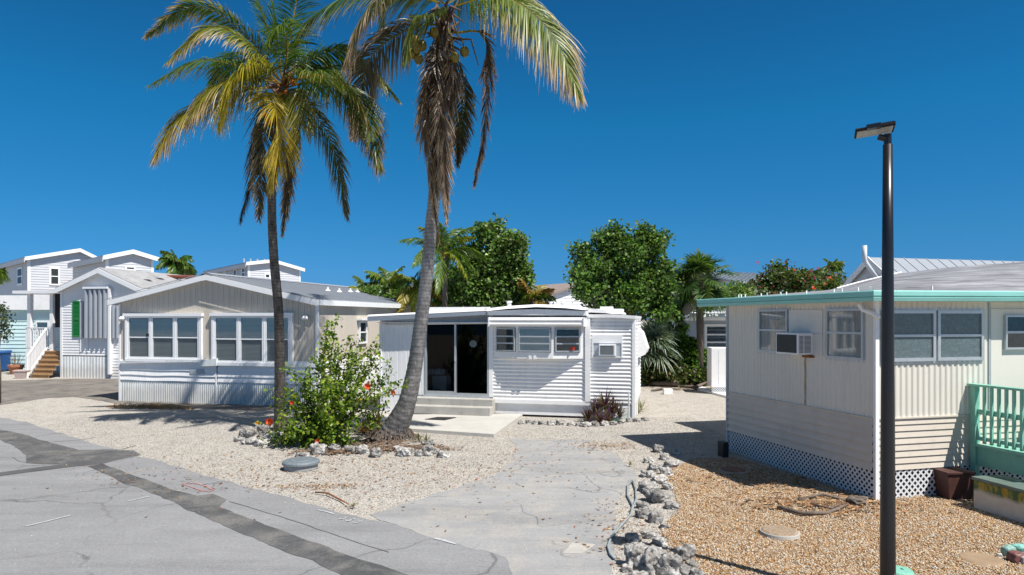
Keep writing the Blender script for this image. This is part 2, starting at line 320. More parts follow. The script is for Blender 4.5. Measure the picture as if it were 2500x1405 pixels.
def seamline(name, pts, wdt, z=.0085, m='seam', **kw):
    if m == 'seam': wdt *= .6
    g = [G(*p) for p in pts]; L = []; Rr = []
    full = []
    for a, b in zip(g[:-1], g[1:]):
        n = max(1, int((b-a).length/.12))
        full += [a.lerp(b, k/n) for k in range(n)]
    full.append(g[-1])
    for i, p in enumerate(full):
        t = (full[min(i+1, len(full)-1)]-full[max(i-1, 0)]).normalized(); nr = Vector((-t.y, t.x, 0)); q = p*3
        p = p+nr*.03*noise.noise(q); ww = wdt*(.7+.6*abs(noise.noise(q*3)))
        L.append(p+nr*ww/2); Rr.append(p-nr*ww/2)
    b = MB(); b.add([(p.x, p.y, z) for p in L+Rr], [(i, i+1, len(L)+i+1, len(L)+i) for i in range(len(L)-1)])
    o = b.build(name, M[m], **kw)
    if o.data.polygons[0].normal.z < 0: o.data.flip_normals()
    return o
seamline('road_seam', [(560, 1226), (680, 1262), (800, 1300), (860, 1322), (950, 1350)], .03, kind='structure')
seamline('road_seam', [(88, 1066), (130, 1060), (172, 1057)], .035, kind='structure'); seamline('road_seam', [(130, 1080), (200, 1075), (235, 1068)], .05, kind='structure')
seamline('road_seam', [(190, 1101), (300, 1098), (330, 1088)], .06, kind='structure'); seamline('road_seam', [(30, 1118), (50, 1128), (80, 1133)], .03, kind='structure')
def mark(pts, wd, lab, m='roadmark', cat='paint mark', group='white dashes painted on the road'):
    o = seamline('paint_mark', pts, wd, .012, m); tag(o, lab, cat, group)
mark([(62, 1287), (118, 1274), (172, 1261)], .05, 'long white dash at the far left of the bleached road')
mark([(313, 1226), (366, 1214)], .04, 'short white dash touching the dark trench patch')
mark([(498, 1183), (545, 1174)], .035, 'thin white dash by the red sprayed loop near the gravel edge')
mark([(1060, 1317), (1085, 1323), (1112, 1331)], .045, 'white dash where the road meets the pale driveway')
mark([(775, 1247), (795, 1251), (815, 1257)], .035, 'faint white dash left of the painted number on the road')
mark([(448, 1184), (455, 1181), (478, 1182), (500, 1188), (521, 1198), (512, 1202), (490, 1199), (465, 1190), (448, 1184)], .035, 'faded red loop sprayed on the road', 'roadred', 'paint mark', None)
def numeral(strokes, lab): # painted digits 2 3 3 as seen from the drive
    b = MB()
    for st in strokes:
        g = [G(*p) for p in st]
        for a, c in zip(g[:-1], g[1:]):
            t = (c-a).normalized(); nr = Vector((-t.y, t.x, 0))*.011; b.quad(*[(q.x, q.y, .012) for q in (a-nr, c-nr, c+nr, a+nr)])
    o = b.build('painted_number', M['roadmark']); o.data.validate(); tag(o, lab, 'paint mark')
    for p in o.data.polygons:
        if p.normal.z < 0: p.flip()
    return o
numeral([[(827, 1268), (834, 1270), (844, 1267), (843, 1265), (850, 1264)], [(843, 1272), (849, 1275), (856, 1273), (858, 1270), (862, 1271), (867, 1268)], [(861, 1277), (864, 1279), (874, 1278), (883, 1275), (881, 1273), (874, 1274)]], 'faint white number 233 painted on the road by the driveway')
sheet('utility_cover', [(1376, 1352), (1420, 1354), (1455, 1331), (1398, 1325)], .008, M['step'], 0, label='square pale concrete utility cover at the driveway mouth', cat='utility cover')
def inpoly(x, y, poly):
    ins = np.zeros(len(x), bool); n = len(poly)
    for i in range(n):
        x0, y0 = poly[i]; x1, y1 = poly[(i+1) % n]
        c = ((y0 > y) != (y1 > y)) & (x < (x1-x0)*(y-y0)/((y1-y0) or 1e-9)+x0); ins ^= c
    return ins
def gp(poly): return [(G(*p).x, G(*p).y) for p in poly]
RIVER = [(1600, 1162), (1650, 1210), (1655, 1250), (1610, 1290), (1640, 1340), (1690, 1405), (1760, 1500), (2000, 1800), (3600, 1800), (3400, 1180), (2500, 1170), (2150, 1222), (2060, 1200), (1960, 1165), (1790, 1118), (1700, 1120)]
sheet('river_gravel', RIVER, .005, M['river'], .08, kind='structure', seed=8)
def stones(name, X, Y, S, m, z0=0.0, flat=.6, **kw):
    n = len(X); base = np.array([(1,0,0),(.3,.95,0),(-.8,.6,.1),(-.8,-.6,-.1),(.3,-.95,.05),(.1,.05,1),(-.1,0,-1)], float)
    Fb = np.array([(i, (i+1) % 5, 5) for i in range(5)]+[((i+1) % 5, i, 6) for i in range(5)])
    j = 1+rng.uniform(-.28, .28, (n, 7, 3)); V = base[None]*j; a = rng.uniform(0, 6.28, n); sx = S*rng.uniform(.8, 1.4, n); sy = S*rng.uniform(.6, 1, n)
    V[:, :, 0] *= sx[:, None]; V[:, :, 1] *= sy[:, None]; V[:, :, 2] *= (S*flat)[:, None]
    tl = rng.uniform(-.4, .4, n)[:, None]; V[:, :, 2] += V[:, :, 0]*tl
    xr = V[:, :, 0]*np.cos(a)[:, None]-V[:, :, 1]*np.sin(a)[:, None]; yr = V[:, :, 0]*np.sin(a)[:, None]+V[:, :, 1]*np.cos(a)[:, None]
    W = np.stack([xr+X[:, None], yr+Y[:, None], V[:, :, 2]+z0+(S*flat*.4)[:, None]], 2).reshape(-1, 3)
    Fa = (Fb[None]+(np.arange(n)*7)[:, None, None]).reshape(-1, 3)
    return npmesh(name, W, Fa, m, smooth=True, **kw)
rp = gp(RIVER); X = rng.uniform(1.2, 9.0, 130000); Y = rng.uniform(6.0, 12.8, 130000)
k = inpoly(X, Y, rp) & (X < Y*.80+.3); X = X[k]; Y = Y[k]
stones('river_pebbles', X, Y, rng.uniform(.007, .0165, len(X)), M['riverstone'], .004, .65, kind='stuff')
X = rng.uniform(-12, 5, 150000); Y = rng.uniform(7, 19, 150000); rd = gp(ROAD); dv = gp(DRIVE)
k = (~inpoly(X, Y, rp)) & (abs(X) < Y*.78+.5); inr = inpoly(X, Y, rd) | inpoly(X, Y, dv)
nearr = inpoly(X-.0, Y-.3, rd) & inpoly(X-.35, Y, rd); u = rng.uniform(0, 1, len(X)); pr = np.where(inr, np.where(nearr, .006, .10), .62); k &= u < pr; X = X[k]; Y = Y[k]
stones('coral_chips', X, Y, rng.uniform(.004, .011, len(X)), M['chip'], .004, .6, kind='stuff')
# dry leaves and twigs lying on the gravel
def litter(name, n, X, Y, smin, smax, cols, z0=.012):
    a = rng.uniform(0, 6.28, n); s = rng.uniform(smin, smax, n); w_ = s*rng.uniform(.15, .45, n); h = rng.uniform(.2, .6, n)*w_
    ux, uy = np.cos(a), np.sin(a); V = np.zeros((n, 4, 3))
    V[:, 0] = np.stack([X-ux*s, Y-uy*s, np.full(n, z0)], 1); V[:, 1] = np.stack([X-uy*w_, Y+ux*w_, z0+h], 1); V[:, 2] = np.stack([X+ux*s, Y+uy*s, np.full(n, z0+.01)], 1); V[:, 3] = np.stack([X+uy*w_, Y-ux*w_, z0+h*.2], 1)
    ci = np.array(cols)[rng.integers(0, len(cols), n)]; return npmesh(name, V.reshape(-1, 3), np.arange(n*4).reshape(n, 4), M['litterleaf'], colors=np.repeat(ci, 4, 0), kind='stuff')
BR = [(.22, .12, .06), (.33, .20, .10), (.12, .08, .05), (.40, .28, .16), (.28, .13, .07)]
def scatter(n, boxes):
    xs, ys = [], []
    for (px, py, rx, ry, wt) in boxes:
        c = G(px, py); m = int(n*wt); xs.append(rng.normal(c.x, rx, m)); ys.append(rng.normal(c.y, ry, m))
    return np.concatenate(xs), np.concatenate(ys)
X, Y = scatter(3600, [(800, 1150, 2.2, 1.0, .35), (1200, 1120, 2.0, 1.2, .05), (1480, 1090, .5, .3, .12), (760, 1190, .5, .12, .06), (1540, 1300, .35, .7, .10), (1640, 950, 1.5, .9, .15), (1100, 1190, 2.0, 1.2, .03)])
litter('leaf_litter', len(X), X, Y, .012, .05, BR)
X, Y = scatter(2200, [(990, 1098, .45, .16, .5), (800, 1106, .35, .16, .25), (900, 1085, .5, .22, .25)])
litter('palm_mulch', len(X), X, Y, .03, .09, [(.17, .105, .07), (.24, .16, .11), (.20, .16, .13), (.10, .07, .05)], .03)
# ------------------------------------------------------------------ house building helpers
def front(y): return lambda s, o, z: (s, y-o, z)
def left(x): return lambda s, o, z: (x-o, s, z)
def right(x): return lambda s, o, z: (x+o, s, z)
def mbox(b, mp, s0, s1, o0, o1, z0, z1):
    return b.hexa([mp(s0,o0,z0), mp(s1,o0,z0), mp(s1,o1,z0), mp(s0,o1,z0), mp(s0,o0,z1), mp(s1,o0,z1), mp(s1,o1,z1), mp(s0,o1,z1)])
fn = lambda v: v if callable(v) else (lambda *_: v)
def panel_v(b, mp, s0, s1, zlo, zhi, kind='groove', pitch=.2, dep=.012, jit=0.0):
    zlo, zhi = fn(zlo), fn(zhi); prof = []; n = max(1, int(round((s1-s0)/pitch))); p = (s1-s0)/n
    for i in range(n):
        a = s0+i*p
        if kind == 'groove': prof += [(a, -dep), (a+.012, 0), (a+p-.012, 0)]
        elif kind == 'double': prof += [(a, -dep), (a+.01, 0), (a+p*.28, 0), (a+p*.28+.01, -dep*.6), (a+p*.28+.02, 0), (a+p-.01, 0)]
        else: prof += [(a, 0), (a+p*.22, dep), (a+p*.5, dep), (a+p*.72, 0)]
    prof.append((s1, 0)); k = len(b.v)
    for s, o in prof:
        j = rnd.uniform(-jit, jit); b.v.append(mp(s+j, o, zlo(s))); b.v.append(mp(s+j, o, zhi(s)))
    for i in range(len(prof)-1): b.f.append((k+2*i, k+2*i+2, k+2*i+3, k+2*i+1))
    return b
def panel_h(b, mp, s0, s1, z0, z1, kind='lap', pitch=.11, dep=.014, wav=0.0):
    s0, s1 = fn(s0), fn(s1); n = max(1, int(round((z1-z0)/pitch))); p = (z1-z0)/n; prof = []
    for i in range(n):
        a = z0+i*p
        if kind == 'lap': prof += [(a, 0), (a, dep), (a+p*.999, .001)]
        else: prof += [(a, 0), (a+p*.15, dep*.5), (a+p*.4, dep), (a+p*.7, dep*.55)]
    prof.append((z1, 0)); k = len(b.v); m = 24 if wav else 1
    for z, o in prof:
        for q in range(m+1):
            s = s0(z)+(s1(z)-s0(z))*q/m; dz = wav*noise.noise(Vector((s*1.1, z*2.2, 3)))
            b.v.append(mp(s, o+dz*.4, z+dz))
    for i in range(len(prof)-1):
        for q in range(m): r = k+i*(m+1)+q; b.f.append((r, r+1, r+m+2, r+m+1))
    return b
def window(parent, mp, s0, s1, z0, z1, rails=(.5,), mull=(), fw=.05, d=.055, fm='white_clean', gm='glass', behind='blind', name='window', pitch=.035, lift=None, sill=0.0):
    b = MB(); z0i, z1i, s0i, s1i = z0+fw, z1-fw, s0+fw, s1-fw
    mbox(b, mp, s0, s0i, 0, d, z0, z1); mbox(b, mp, s1i, s1, 0, d, z0, z1); mbox(b, mp, s0i, s1i, 0, d, z0, z0i); mbox(b, mp, s0i, s1i, 0, d, z1i, z1)
    for f in mull: x = s0+(s1-s0)*f; mbox(b, mp, x-fw*.75, x+fw*.75, .001, d-.004, z0i, z1i)
    for f in rails: z = z0i+(z1i-z0i)*f; mbox(b, mp, s0i, s1i, .002, d*.95, z-max(fw*.32, .018), z+max(fw*.32, .018))
    if sill: mbox(b, mp, s0-.03, s1+.03, 0, d+sill, z0-.05, z0-.002)
    fr = b.build(name, M[fm], parent)
    zm = z0i+(z1i-z0i)*rails[0] if len(rails) == 1 and gm == 'glass' and behind == 'blind' else None
    if zm is None: p = MB(); p.quad(mp(s0i, d*.55, z0i), mp(s1i, d*.55, z0i), mp(s1i, d*.55, z1i), mp(s0i, d*.55, z1i)); p.build('pane', M[gm], fr)
    else:
        p = MB(); p.quad(mp(s0i, d*.62, z0i), mp(s1i, d*.62, z0i), mp(s1i, d*.62, zm), mp(s0i, d*.62, zm)); p.build('pane', M['glass_screen'], fr)
        p = MB(); p.quad(mp(s0i, d*.82, zm), mp(s1i, d*.82, zm), mp(s1i, d*.82, z1i), mp(s0i, d*.82, z1i)); p.build('pane', M['glass'], fr)
    if behind == 'blind':
        q = MB(); lo = z0i if lift is None else lift; n = int((z1i-lo)/pitch)
        for i in range(n): z = lo+i*pitch; q.quad(mp(s0i, d*.42, z+pitch*.1), mp(s1i, d*.42, z+pitch*.1), mp(s1i, d*.28, z+pitch*.97), mp(s0i, d*.28, z+pitch*.97))
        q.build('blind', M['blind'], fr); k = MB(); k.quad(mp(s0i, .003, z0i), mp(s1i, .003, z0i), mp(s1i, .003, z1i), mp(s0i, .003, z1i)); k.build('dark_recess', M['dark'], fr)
    elif behind:
        k = MB(); mm = 16; vs_ = []
        for i in range(mm+1):
            s = s0i+(s1i-s0i)*i/mm; o = .008+.0025*math.sin(i*2.1); vs_ += [mp(s, o, z0i), mp(s, o, z1i)]
        k.add(vs_, [(2*i, 2*i+2, 2*i+3, 2*i+1) for i in range(mm)]); k.build('curtain' if 'curtain' in behind else 'dark_recess', M[behind], fr)
    return fr
def strip(parent, name, m, *boxes, mp=front(0)):
    if name not in ('window_trim', 'cover_panel') and len(boxes) > 1: return [strip(parent, name, m, q, mp=mp) for q in boxes][0]
    b = MB()
    for bx in boxes: mbox(b, mp, *bx)
    return b.build(name, M[m], parent)
def lattice(b, mp, s0, s1, z0, z1, pitch=.085, w=.032, o=.0):
    def clip(sg):
        c = s0-(z1-z0) if sg > 0 else s0
        end = s1 if sg > 0 else s1+(z1-z0)
        while c < end:
            pts = []
            za, zb = z0, z1
            sa = c; sb = c+sg*(z1-z0)
            lo, hi = (sa, sb) if sg > 0 else (sb, sa)
            ta = max(0, (s0-lo)/(hi-lo)); tb = min(1, (s1-lo)/(hi-lo))
            if tb > ta:
                if sg > 0: p = (lo+(hi-lo)*ta, z0+(z1-z0)*ta); q = (lo+(hi-lo)*tb, z0+(z1-z0)*tb)
                else: p = (lo+(hi-lo)*ta, z1-(z1-z0)*ta); q = (lo+(hi-lo)*tb, z1-(z1-z0)*tb)
                oo = o+(.006 if sg > 0 else 0); h = w*.7071
                b.quad(mp(p[0]-h, oo, p[1]+0), mp(q[0]-h, oo, q[1]), mp(q[0]+h, oo, q[1]), mp(p[0]+h, oo, p[1]))
            c += pitch*1.414
    clip(1); clip(-1); return b

# ================================================================== white travel trailer with bay window (middle)
Mo = G(1202, 1015); A1 = -13.5; mf = Frame(Mo, A1)
tr = empty('mobile_home', (Mo.x, Mo.y, 0), A1, 'white corrugated mobile home with black sliding glass door and a bay of louvre windows', 'mobile home')
X = lambda px, py=880, y=0: mf.xz(px, py, y)[0]
Z = lambda px, py, y=0: mf.xz(px, py, y)[1]
xl = X(928); xd0 = X(1038); xd1 = X(1194); xb0 = X(1204); xb1 = X(1428); xr0 = X(1437); xr1 = X(1549)
zdt = Z(1100, 786); zdb = Z(1100, 968); zsk = Z(1310, 981); yA = .0
# left room wall, split round the door
w_ = MB(); panel_v(w_, front(yA), xl, xd0, zdb+.02, lambda s: 2.66, 'groove', .145, .012); mbox(w_, front(yA), xd0, xd1, -.12, 0, zdt, zdt+.42)
mbox(w_, left(xl), yA, 5.2, -.02, .0, zdb, 2.55); w_.build('left_room_wall', M['white_side'], tr)
strip(tr, 'skirt', 'white', (xl, xb0-.02, -.1, -.012, 0, zdb+.02), (xb0-.02, xr0+.02, -.15, -.01, .06, zsk-.05), (xr0+.02, xr1, -.2, -.04, 0, zsk-.05))
strip(tr, 'corner_trim', 'white', (xl-.012, xl+.05, -.02, .03, zdb, 2.62), (xd1+.003, xb0, -.1, .03, zdb+.01, 2.6))
# dark room seen through the sliding door
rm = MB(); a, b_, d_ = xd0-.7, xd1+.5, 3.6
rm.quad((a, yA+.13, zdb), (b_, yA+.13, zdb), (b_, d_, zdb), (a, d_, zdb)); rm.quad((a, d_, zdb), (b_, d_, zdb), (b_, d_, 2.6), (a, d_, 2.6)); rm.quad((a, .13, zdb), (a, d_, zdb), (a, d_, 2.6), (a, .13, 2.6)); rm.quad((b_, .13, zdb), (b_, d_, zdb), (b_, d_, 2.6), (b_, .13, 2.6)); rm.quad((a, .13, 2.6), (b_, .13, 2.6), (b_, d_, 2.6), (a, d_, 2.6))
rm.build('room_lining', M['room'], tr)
dr = MB(); mp = front(yA); xm = X(1112); f = .05
for s0_, s1_ in ((xd0, xd0+f), (xd1-f, xd1), (xm-f*.55, xm+f*.55)): mbox(dr, mp, s0_, s1_, -.09, .025, zdb+.03, zdt)
mbox(dr, mp, xd0+f, xm-f*.55, -.088, .022, zdt-f, zdt-.001); mbox(dr, mp, xm+f*.55, xd1-f, -.088, .022, zdt-f, zdt-.001)
mbox(dr, mp, xd0+f, xm-f*.55, -.05, .02, zdb+.03, zdb+.14); mbox(dr, mp, xm+f*.55, xd1-f, -.05, .024, zdb+.03, zdb+.10); mbox(dr, mp, xd0-.04, xd1+.04, -.1, .05, zdb-.03, zdb+.03)
dro = dr.build('sliding_door', M['alu'], tr)
p = MB(); p.quad(mp(xd0+f, -.03, zdb+.14), mp(xm-f*.5, -.03, zdb+.14), mp(xm-f*.5, -.03, zdt-f), mp(xd0+f, -.03, zdt-f)); p.build('pane', M['glass_dark'], dro)
p = MB(); p.quad(mp(xm+f*.5, -.008, zdb+.10), mp(xd1-f, -.008, zdb+.10), mp(xd1-f, -.008, zdt-f), mp(xm+f*.5, -.008, zdt-f)); p.build('pane', M['glass_dark'], dro)
p = MB(); sx, sz = X(1155), Z(1155, 840); ring = [(sx+.115*math.cos(t*math.pi/8)*(1 if t % 2 else .92), sz+.105*math.sin(t*math.pi/8)*(1 if t % 2 else .92)) for t in range(16)]
p.add([mp(s, -.004, z) for s, z in ring], [tuple(range(16))]); p.build('sticker', paint('grey_green_sticker', (.13, .165, .17), .6, .25, 30), dro)
p = MB(); mbox(p, mp, xm-.02, xm+.02, .026, .05, Z(1100, 872), Z(1100, 882)); p.build('handle', M['alu_dull'], dro)
# trailer body: corrugated wall below the bay, bay box, louvres
w_ = MB(); zb = Z(1310, 875, -.32); panel_h(w_, front(0), xb0, xb1, zsk, 2.72, 'corr', .105, .022, wav=.010); w_.build('front_wall', M['white_side'], tr)
strip(tr, 'base_trim', 'white', (xb0-.01, xr0+.05, .0, .06, zsk-.06, zsk+.05))
yb = -.29; xc0, xc1 = X(1262, 880, yb), X(1350, 880, yb); zb = Z(1310, 876, yb); zt = Z(1310, 798, yb); xe0 = X(1206, 860, -.02); xe1 = X(1426, 860, -.02)
bb = MB(); bay = [(xe0, -.02), (xc0, yb), (xc1, yb), (xe1, -.02)]; bb.prism_z([bay[0], bay[1], bay[2], bay[3]], zb, zt+.12); bb.build('bay', M['white'], tr)
def seg_map(p0, p1):
    a = Vector((*p0, 0)); b2 = Vector((*p1, 0)); u = (b2-a).normalized(); n = Vector((u.y, -u.x, 0))
    return (lambda s, o, z: tuple(a+u*s+n*o+Vector((0, 0, z)))), (b2-a).length
zw0, zw1 = Z(1310, 859, yb), Z(1310, 802, yb)
for (pa, pb, f0, f1, bh) in ((bay[0], bay[1], .12, .93, 'curtain'), (bay[1], bay[2], .06, .94, 'blind'), (bay[2], bay[3], .07, .86, 'curtain')):
    mq, L = seg_map(pa, pb); wn = window(tr, mq, L*f0, L*f1, zw0, zw1, rails=(.33, .66), fw=.03, d=.05, fm='alu', gm='glass', behind=bh, name='louvre_window', pitch=.03)
    g = MB(); mbox(g, mq, L*f0-.012, L*f1+.012, 0, .012, zw0-.012, zw0+.004); mbox(g, mq, L*f0-.012, L*f1+.012, 0, .012, zw1-.004, zw1+.012); mbox(g, mq, L*f0-.012, L*f0+.004, 0, .012, zw0, zw1); mbox(g, mq, L*f1-.004, L*f1+.012, 0, .012, zw0, zw1); g.build('gasket', M['black'], wn)
strip(tr, 'bay_bracket', 'white', (X(1291, 876, yb), X(1297, 876, yb), 0, .03, Z(1294, 877, yb), Z(1294, 868, yb)), (X(1303, 876, yb), X(1309, 876, yb), 0, .03, Z(1304, 877, yb), Z(1304, 868, yb)), mp=front(yb))
mq, L = seg_map(bay[2], bay[3]); pot = MB(); pot.tube([mq(L*.62, .022, zw0+.04), mq(L*.62, .022, zw0+.13)], [.05, .062], 12); pot.build('red_pot', M['red'], tr)
# folded storm awning above the bay, eyebrow fascia, roof
ya = -.38; a0, a1 = X(1195, 785, ya), X(1424, 785, ya); zr = [Z(1310, v, ya) for v in (776, 780, 786, 789, 796)]
aw = MB(); mpa = front(ya); panel_h(aw, mpa, a0, a1, zr[4], zr[0], 'corr', (zr[0]-zr[4])/2, .035); aw.quad((a0, ya, zr[0]), (a1, ya, zr[0]), (a1, -.02, zr[0]+.03), (a0, -.02, zr[0]+.03)); aw.quad((a0, ya, zr[4]), (a1, ya, zr[4]), (a1, -.02, zr[4]+.02), (a0, -.02, zr[4]+.02))
mbox(aw, mpa, a0-.03, a0, -.44, .05, zr[4]-.02, zr[0]+.01); mbox(aw, mpa, a1, a1+.03, -.44, .05, zr[4]-.02, zr[0]+.01); aw.build('storm_awning', M['white'], tr)
yf = -.34
def roofpoly(pts, y): return [mf.xz(px, py, y) for px, py in pts]
rf = MB(); rf.prism_y(roofpoly([(1190, 760), (1310, 755), (1431, 760), (1431, 771), (1310, 770), (1190, 770)], yf), yf, 0.0); rf.build('eyebrow_fascia', M['white'], tr)
top = roofpoly([(1180, 754), (1240, 748), (1310, 743.5), (1380, 746), (1430, 751), (1478, 757), (1482, 764), (1436, 762), (1430, 757), (1380, 751.5), (1310, 749.5), (1240, 753), (1180, 760)], -.37)
rf = MB(); tl = [(x, z) for x, z in top if x < X(1434, 757, -.37)]; rf.prism_y(tl, -.30, .02); top2 = roofpoly([(1180, 755), (1240, 749), (1310, 744.5), (1380, 747), (1430, 752), (1478, 758), (1482, 765), (1436, 763), (1430, 758), (1380, 752.5), (1310, 750.5), (1240, 754), (1180, 761)], 0); rf.prism_y(top2, .02, 7.5)
tp = roofpoly([(1190, 753.5), (1240, 748), (1310, 743.5), (1380, 746), (1431, 751)], -.30)
for (xa, za), (xb_, zb_) in zip(tp[:-1], tp[1:]): rf.hexa([(xa, -.40, za-.075), (xb_, -.40, zb_-.075), (xb_, -.29, zb_-.075), (xa, -.29, za-.075), (xa, -.385, za-.055), (xb_, -.385, zb_-.055), (xb_, -.29, zb_+.003), (xa, -.29, za+.003)])
rf.build('trailer_roof', M['white'], tr)
body = MB(); body.box(xb0, xr0, .05, 7.3, .5, 2.6); body.box(xb0+.01, xr0-.01, .02, 7.2, 2.58, roofpoly([(1310, 753)], -.0)[0][1]-.02); body.build('trailer_shell', M['white_side'], tr)
# sloping roof of the left room with gutter
ro = MB(); lp = roofpoly([(898, 770), (1190, 755.5), (1190, 764), (898, 778)], -.22); ro.prism_y(lp, -.22, 5.4); ro.build('room_roof', M['white'], tr)
gt = MB(); lq = roofpoly([(897, 775), (1186, 761.5), (1186, 769), (897, 785)], -.28); gt.prism_y(lq, -.28, -.215); lq = roofpoly([(897, 771), (1186, 757), (1186, 759), (897, 773)], -.30); gt.prism_y(lq, -.30, -.213); (xa, za), (xb_, zb_) = roofpoly([(898, 770), (1190, 755.5)], -.24); gt.hexa([(xa, -.32, za-.045), (xb_, -.32, zb_-.045), (xb_, -.215, zb_-.045), (xa, -.215, za-.045), (xa, -.315, za-.03), (xb_, -.315, zb_-.03), (xb_, -.215, zb_+.012), (xa, -.215, za+.012)]); gt.build('gutter', M['white_clean'], tr)
strip(tr, 'soffit_board', 'white_side', (xl, xb0, -.0, .2, 2.62, 2.64))
ex = MB(); lp = [(xl, 2.55), (xd1+.1, 2.6), (xd1+.1, Z(1190, 764)-.0), (xl, Z(928, 776)-.01)]; ex.prism_y(lp, .0, .1); ex.build('wall_head', M['white_side'], tr)
# right wing
w_ = MB(); zt_ = Z(1490, 781, .04); yw = .04; yE = 3.1; panel_h(w_, front(yw), xr0, xr1, zsk-.02, zt_+.06, 'corr', .105, .022, wav=.010); panel_h(w_, right(xr1), yw, yE, zsk-.02, zt_+.04, 'corr', .105, .022); w_.build('wing_wall', M['white_side'], tr)
rf = MB(); c0 = roofpoly([(1434, 768), (1500, 768), (1551, 772), (1551, 779), (1500, 776), (1434, 776)], -.07); rf.prism_y(c0, -.07, yE+.15); rf.build('wing_roof', M['white'], tr)
strip(tr, 'wing_corner_trim', 'white', (xr1-.06, xr1+.015, .0, .035, .02, zt_+.02), mp=front(yw)); strip(tr, 'drain_post', 'white', (xr0-.09, xr0+.05, -.02, .06, zsk, zt_+.1))
strip(tr, 'wing_corner_trim', 'white', (yw+.9, yw+.96, .0, .04, .02, zt_), (yw, yw+.05, .0, .036, .02, zt_), mp=right(xr1))
strip(tr, 'skirt', 'white_dirty', (yw, yE, -.02, .01, 0, zsk), mp=right(xr1))
s0_, s1_ = X(1446), X(1520)
cp = strip(tr, 'cover_panel', 'white_clean', (s0_, s1_, 0, .05, Z(1480, 838), Z(1480, 820)), (s0_, s0_+.03, 0, .055, Z(1480, 871), Z(1480, 838)), (s1_-.03, s1_, 0, .055, Z(1480, 871), Z(1480, 838)), (s0_, s1_, 0, .055, Z(1480, 873), Z(1480, 871)), mp=front(yw))
strip(cp, 'recess', 'alu', (s0_+.03, s1_-.03, 0, .03, Z(1480, 871), Z(1480, 838)), mp=front(yw))
def aircon(parent, mp, s0, s1, z0, z1, dep, case='white_clean', sidevents=True):
    b = MB(); mbox(b, mp, s0, s1, 0, dep, z0, z1); ac = b.build('air_conditioner', M[case], parent, bevel=.008)
    g = MB(); e = (s1-s0)*.08; n = int((z1-z0-2*e)/.022)
    mbox(g, mp, s0+e, s1-e*1.4, dep, dep+.004, z0+e, z1-e); ac2 = g.build('grille', M['screen'], ac); f = MB()
    for i in range(n): z = z0+e+i*.022; mbox(f, mp, s0+e, s1-e*1.4, dep+.004, dep+.007, z, z+.006)
    f.build('grille_fins', M['alu_dull'], ac); return ac
aircon(tr, front(yw), X(1463), X(1504), Z(1480, 869), Z(1480, 841), .15)
wa = MB(); wa.prism_y([(xr1+.02, 2.45), (xr1+.14, 2.35), (xr1+.30, 1.85), (xr1+.24, 1.72), (xr1+.02, 1.62)], 1.2, 1.26); wa.prism_y([(xr1+.02, 2.45), (xr1+.05, 2.45), (xr1+.29, 1.85), (xr1+.26, 1.85)], 1.26, 2.6); wa.prism_y([(xr1+.02, 2.45), (xr1+.14, 2.35), (xr1+.30, 1.85), (xr1+.24, 1.72), (xr1+.02, 1.62)], 2.6, 2.66); wa.build('window_awning', M['white'], tr)
for px, py, yy, r_, h_ in ((1243, 745, 3.0, .10, .13), (1345, 744, 5, .07, .10), (1375, 745, 5.4, .10, .10)):
    x_, z_ = mf.xz(px, py, yy); v = MB(); v.tube([(x_, yy, z_-.15), (x_, yy, z_+h_*.7)], r_*.7, 14); v.tube([(x_, yy, z_+h_*.6), (x_, yy, z_+h_)], [r_, r_*.95], 14); v.build('roof_vent', M['white'], tr)
u_ = MB(); x0_, z0_ = mf.xz(1455, 757, 1.5); u_.box(x0_, x0_+.75, 1.5, 2.4, z0_-.12, z0_+.03); u_.box(x0_+.1, x0_+.45, 1.7, 2.2, z0_+.03, z0_+.1); u_.build('roof_hatch', M['white'], tr)
# green hose and support on the wing, faucet
hs = MB(); x_ = xr1-.16; hs.tube([(x_, -.10, .0), (x_+.02, -.10, .55), (x_+.01, -.08, .78)], .02, 8); hs.tube([(x_-.3, -.12, .33), (x_+.02, -.10, .36)], .018, 8); hs.build('faucet_pipe', M['steel'], tr)
# concrete steps and slab (things of their own)
st = MB(); yo = -.03; sa, sb = X(1008, 1000, -.5), X(1201, 1000, -.5)
st.box(X(1018, 980, -.2), sb-.02, -.36, -.03, 0, Z(1100, 980, -.30)); st.box(sa, sb, -.72, -.36, 0, Z(1100, 1001, -.72)+.0)
sto = st.build('concrete_steps', M['step'], smooth=False, bevel=.012); sto.location = (Mo.x, Mo.y, .08); sto.rotation_euler = (0, 0, R(A1)); tag(sto, 'two stained concrete steps below the sliding glass door', 'steps')
slab = [G(930, 1020), G(1276, 1018), G(1206, 1069), G(985, 1054), G(900, 1040)]
sl = MB(); sl.prism_z([(p.x, p.y) for p in slab], -.05, .085); slo = sl.build('concrete_slab', M['concrete'], bevel=.008); tag(slo, 'pale concrete patio slab in front of the white mobile home', 'slab')
mat_ = MB(); q = [G(x, y, .085) for x, y in ((1037, 1025), (1086, 1027), (1114, 1020.5), (1068, 1019.5))]; mat_.prism_z([(p.x, p.y) for p in q], .086, .10); mo = mat_.build('door_mat', M['blackplastic']); tag(mo, 'black door mat on the slab below the concrete steps', 'mat')
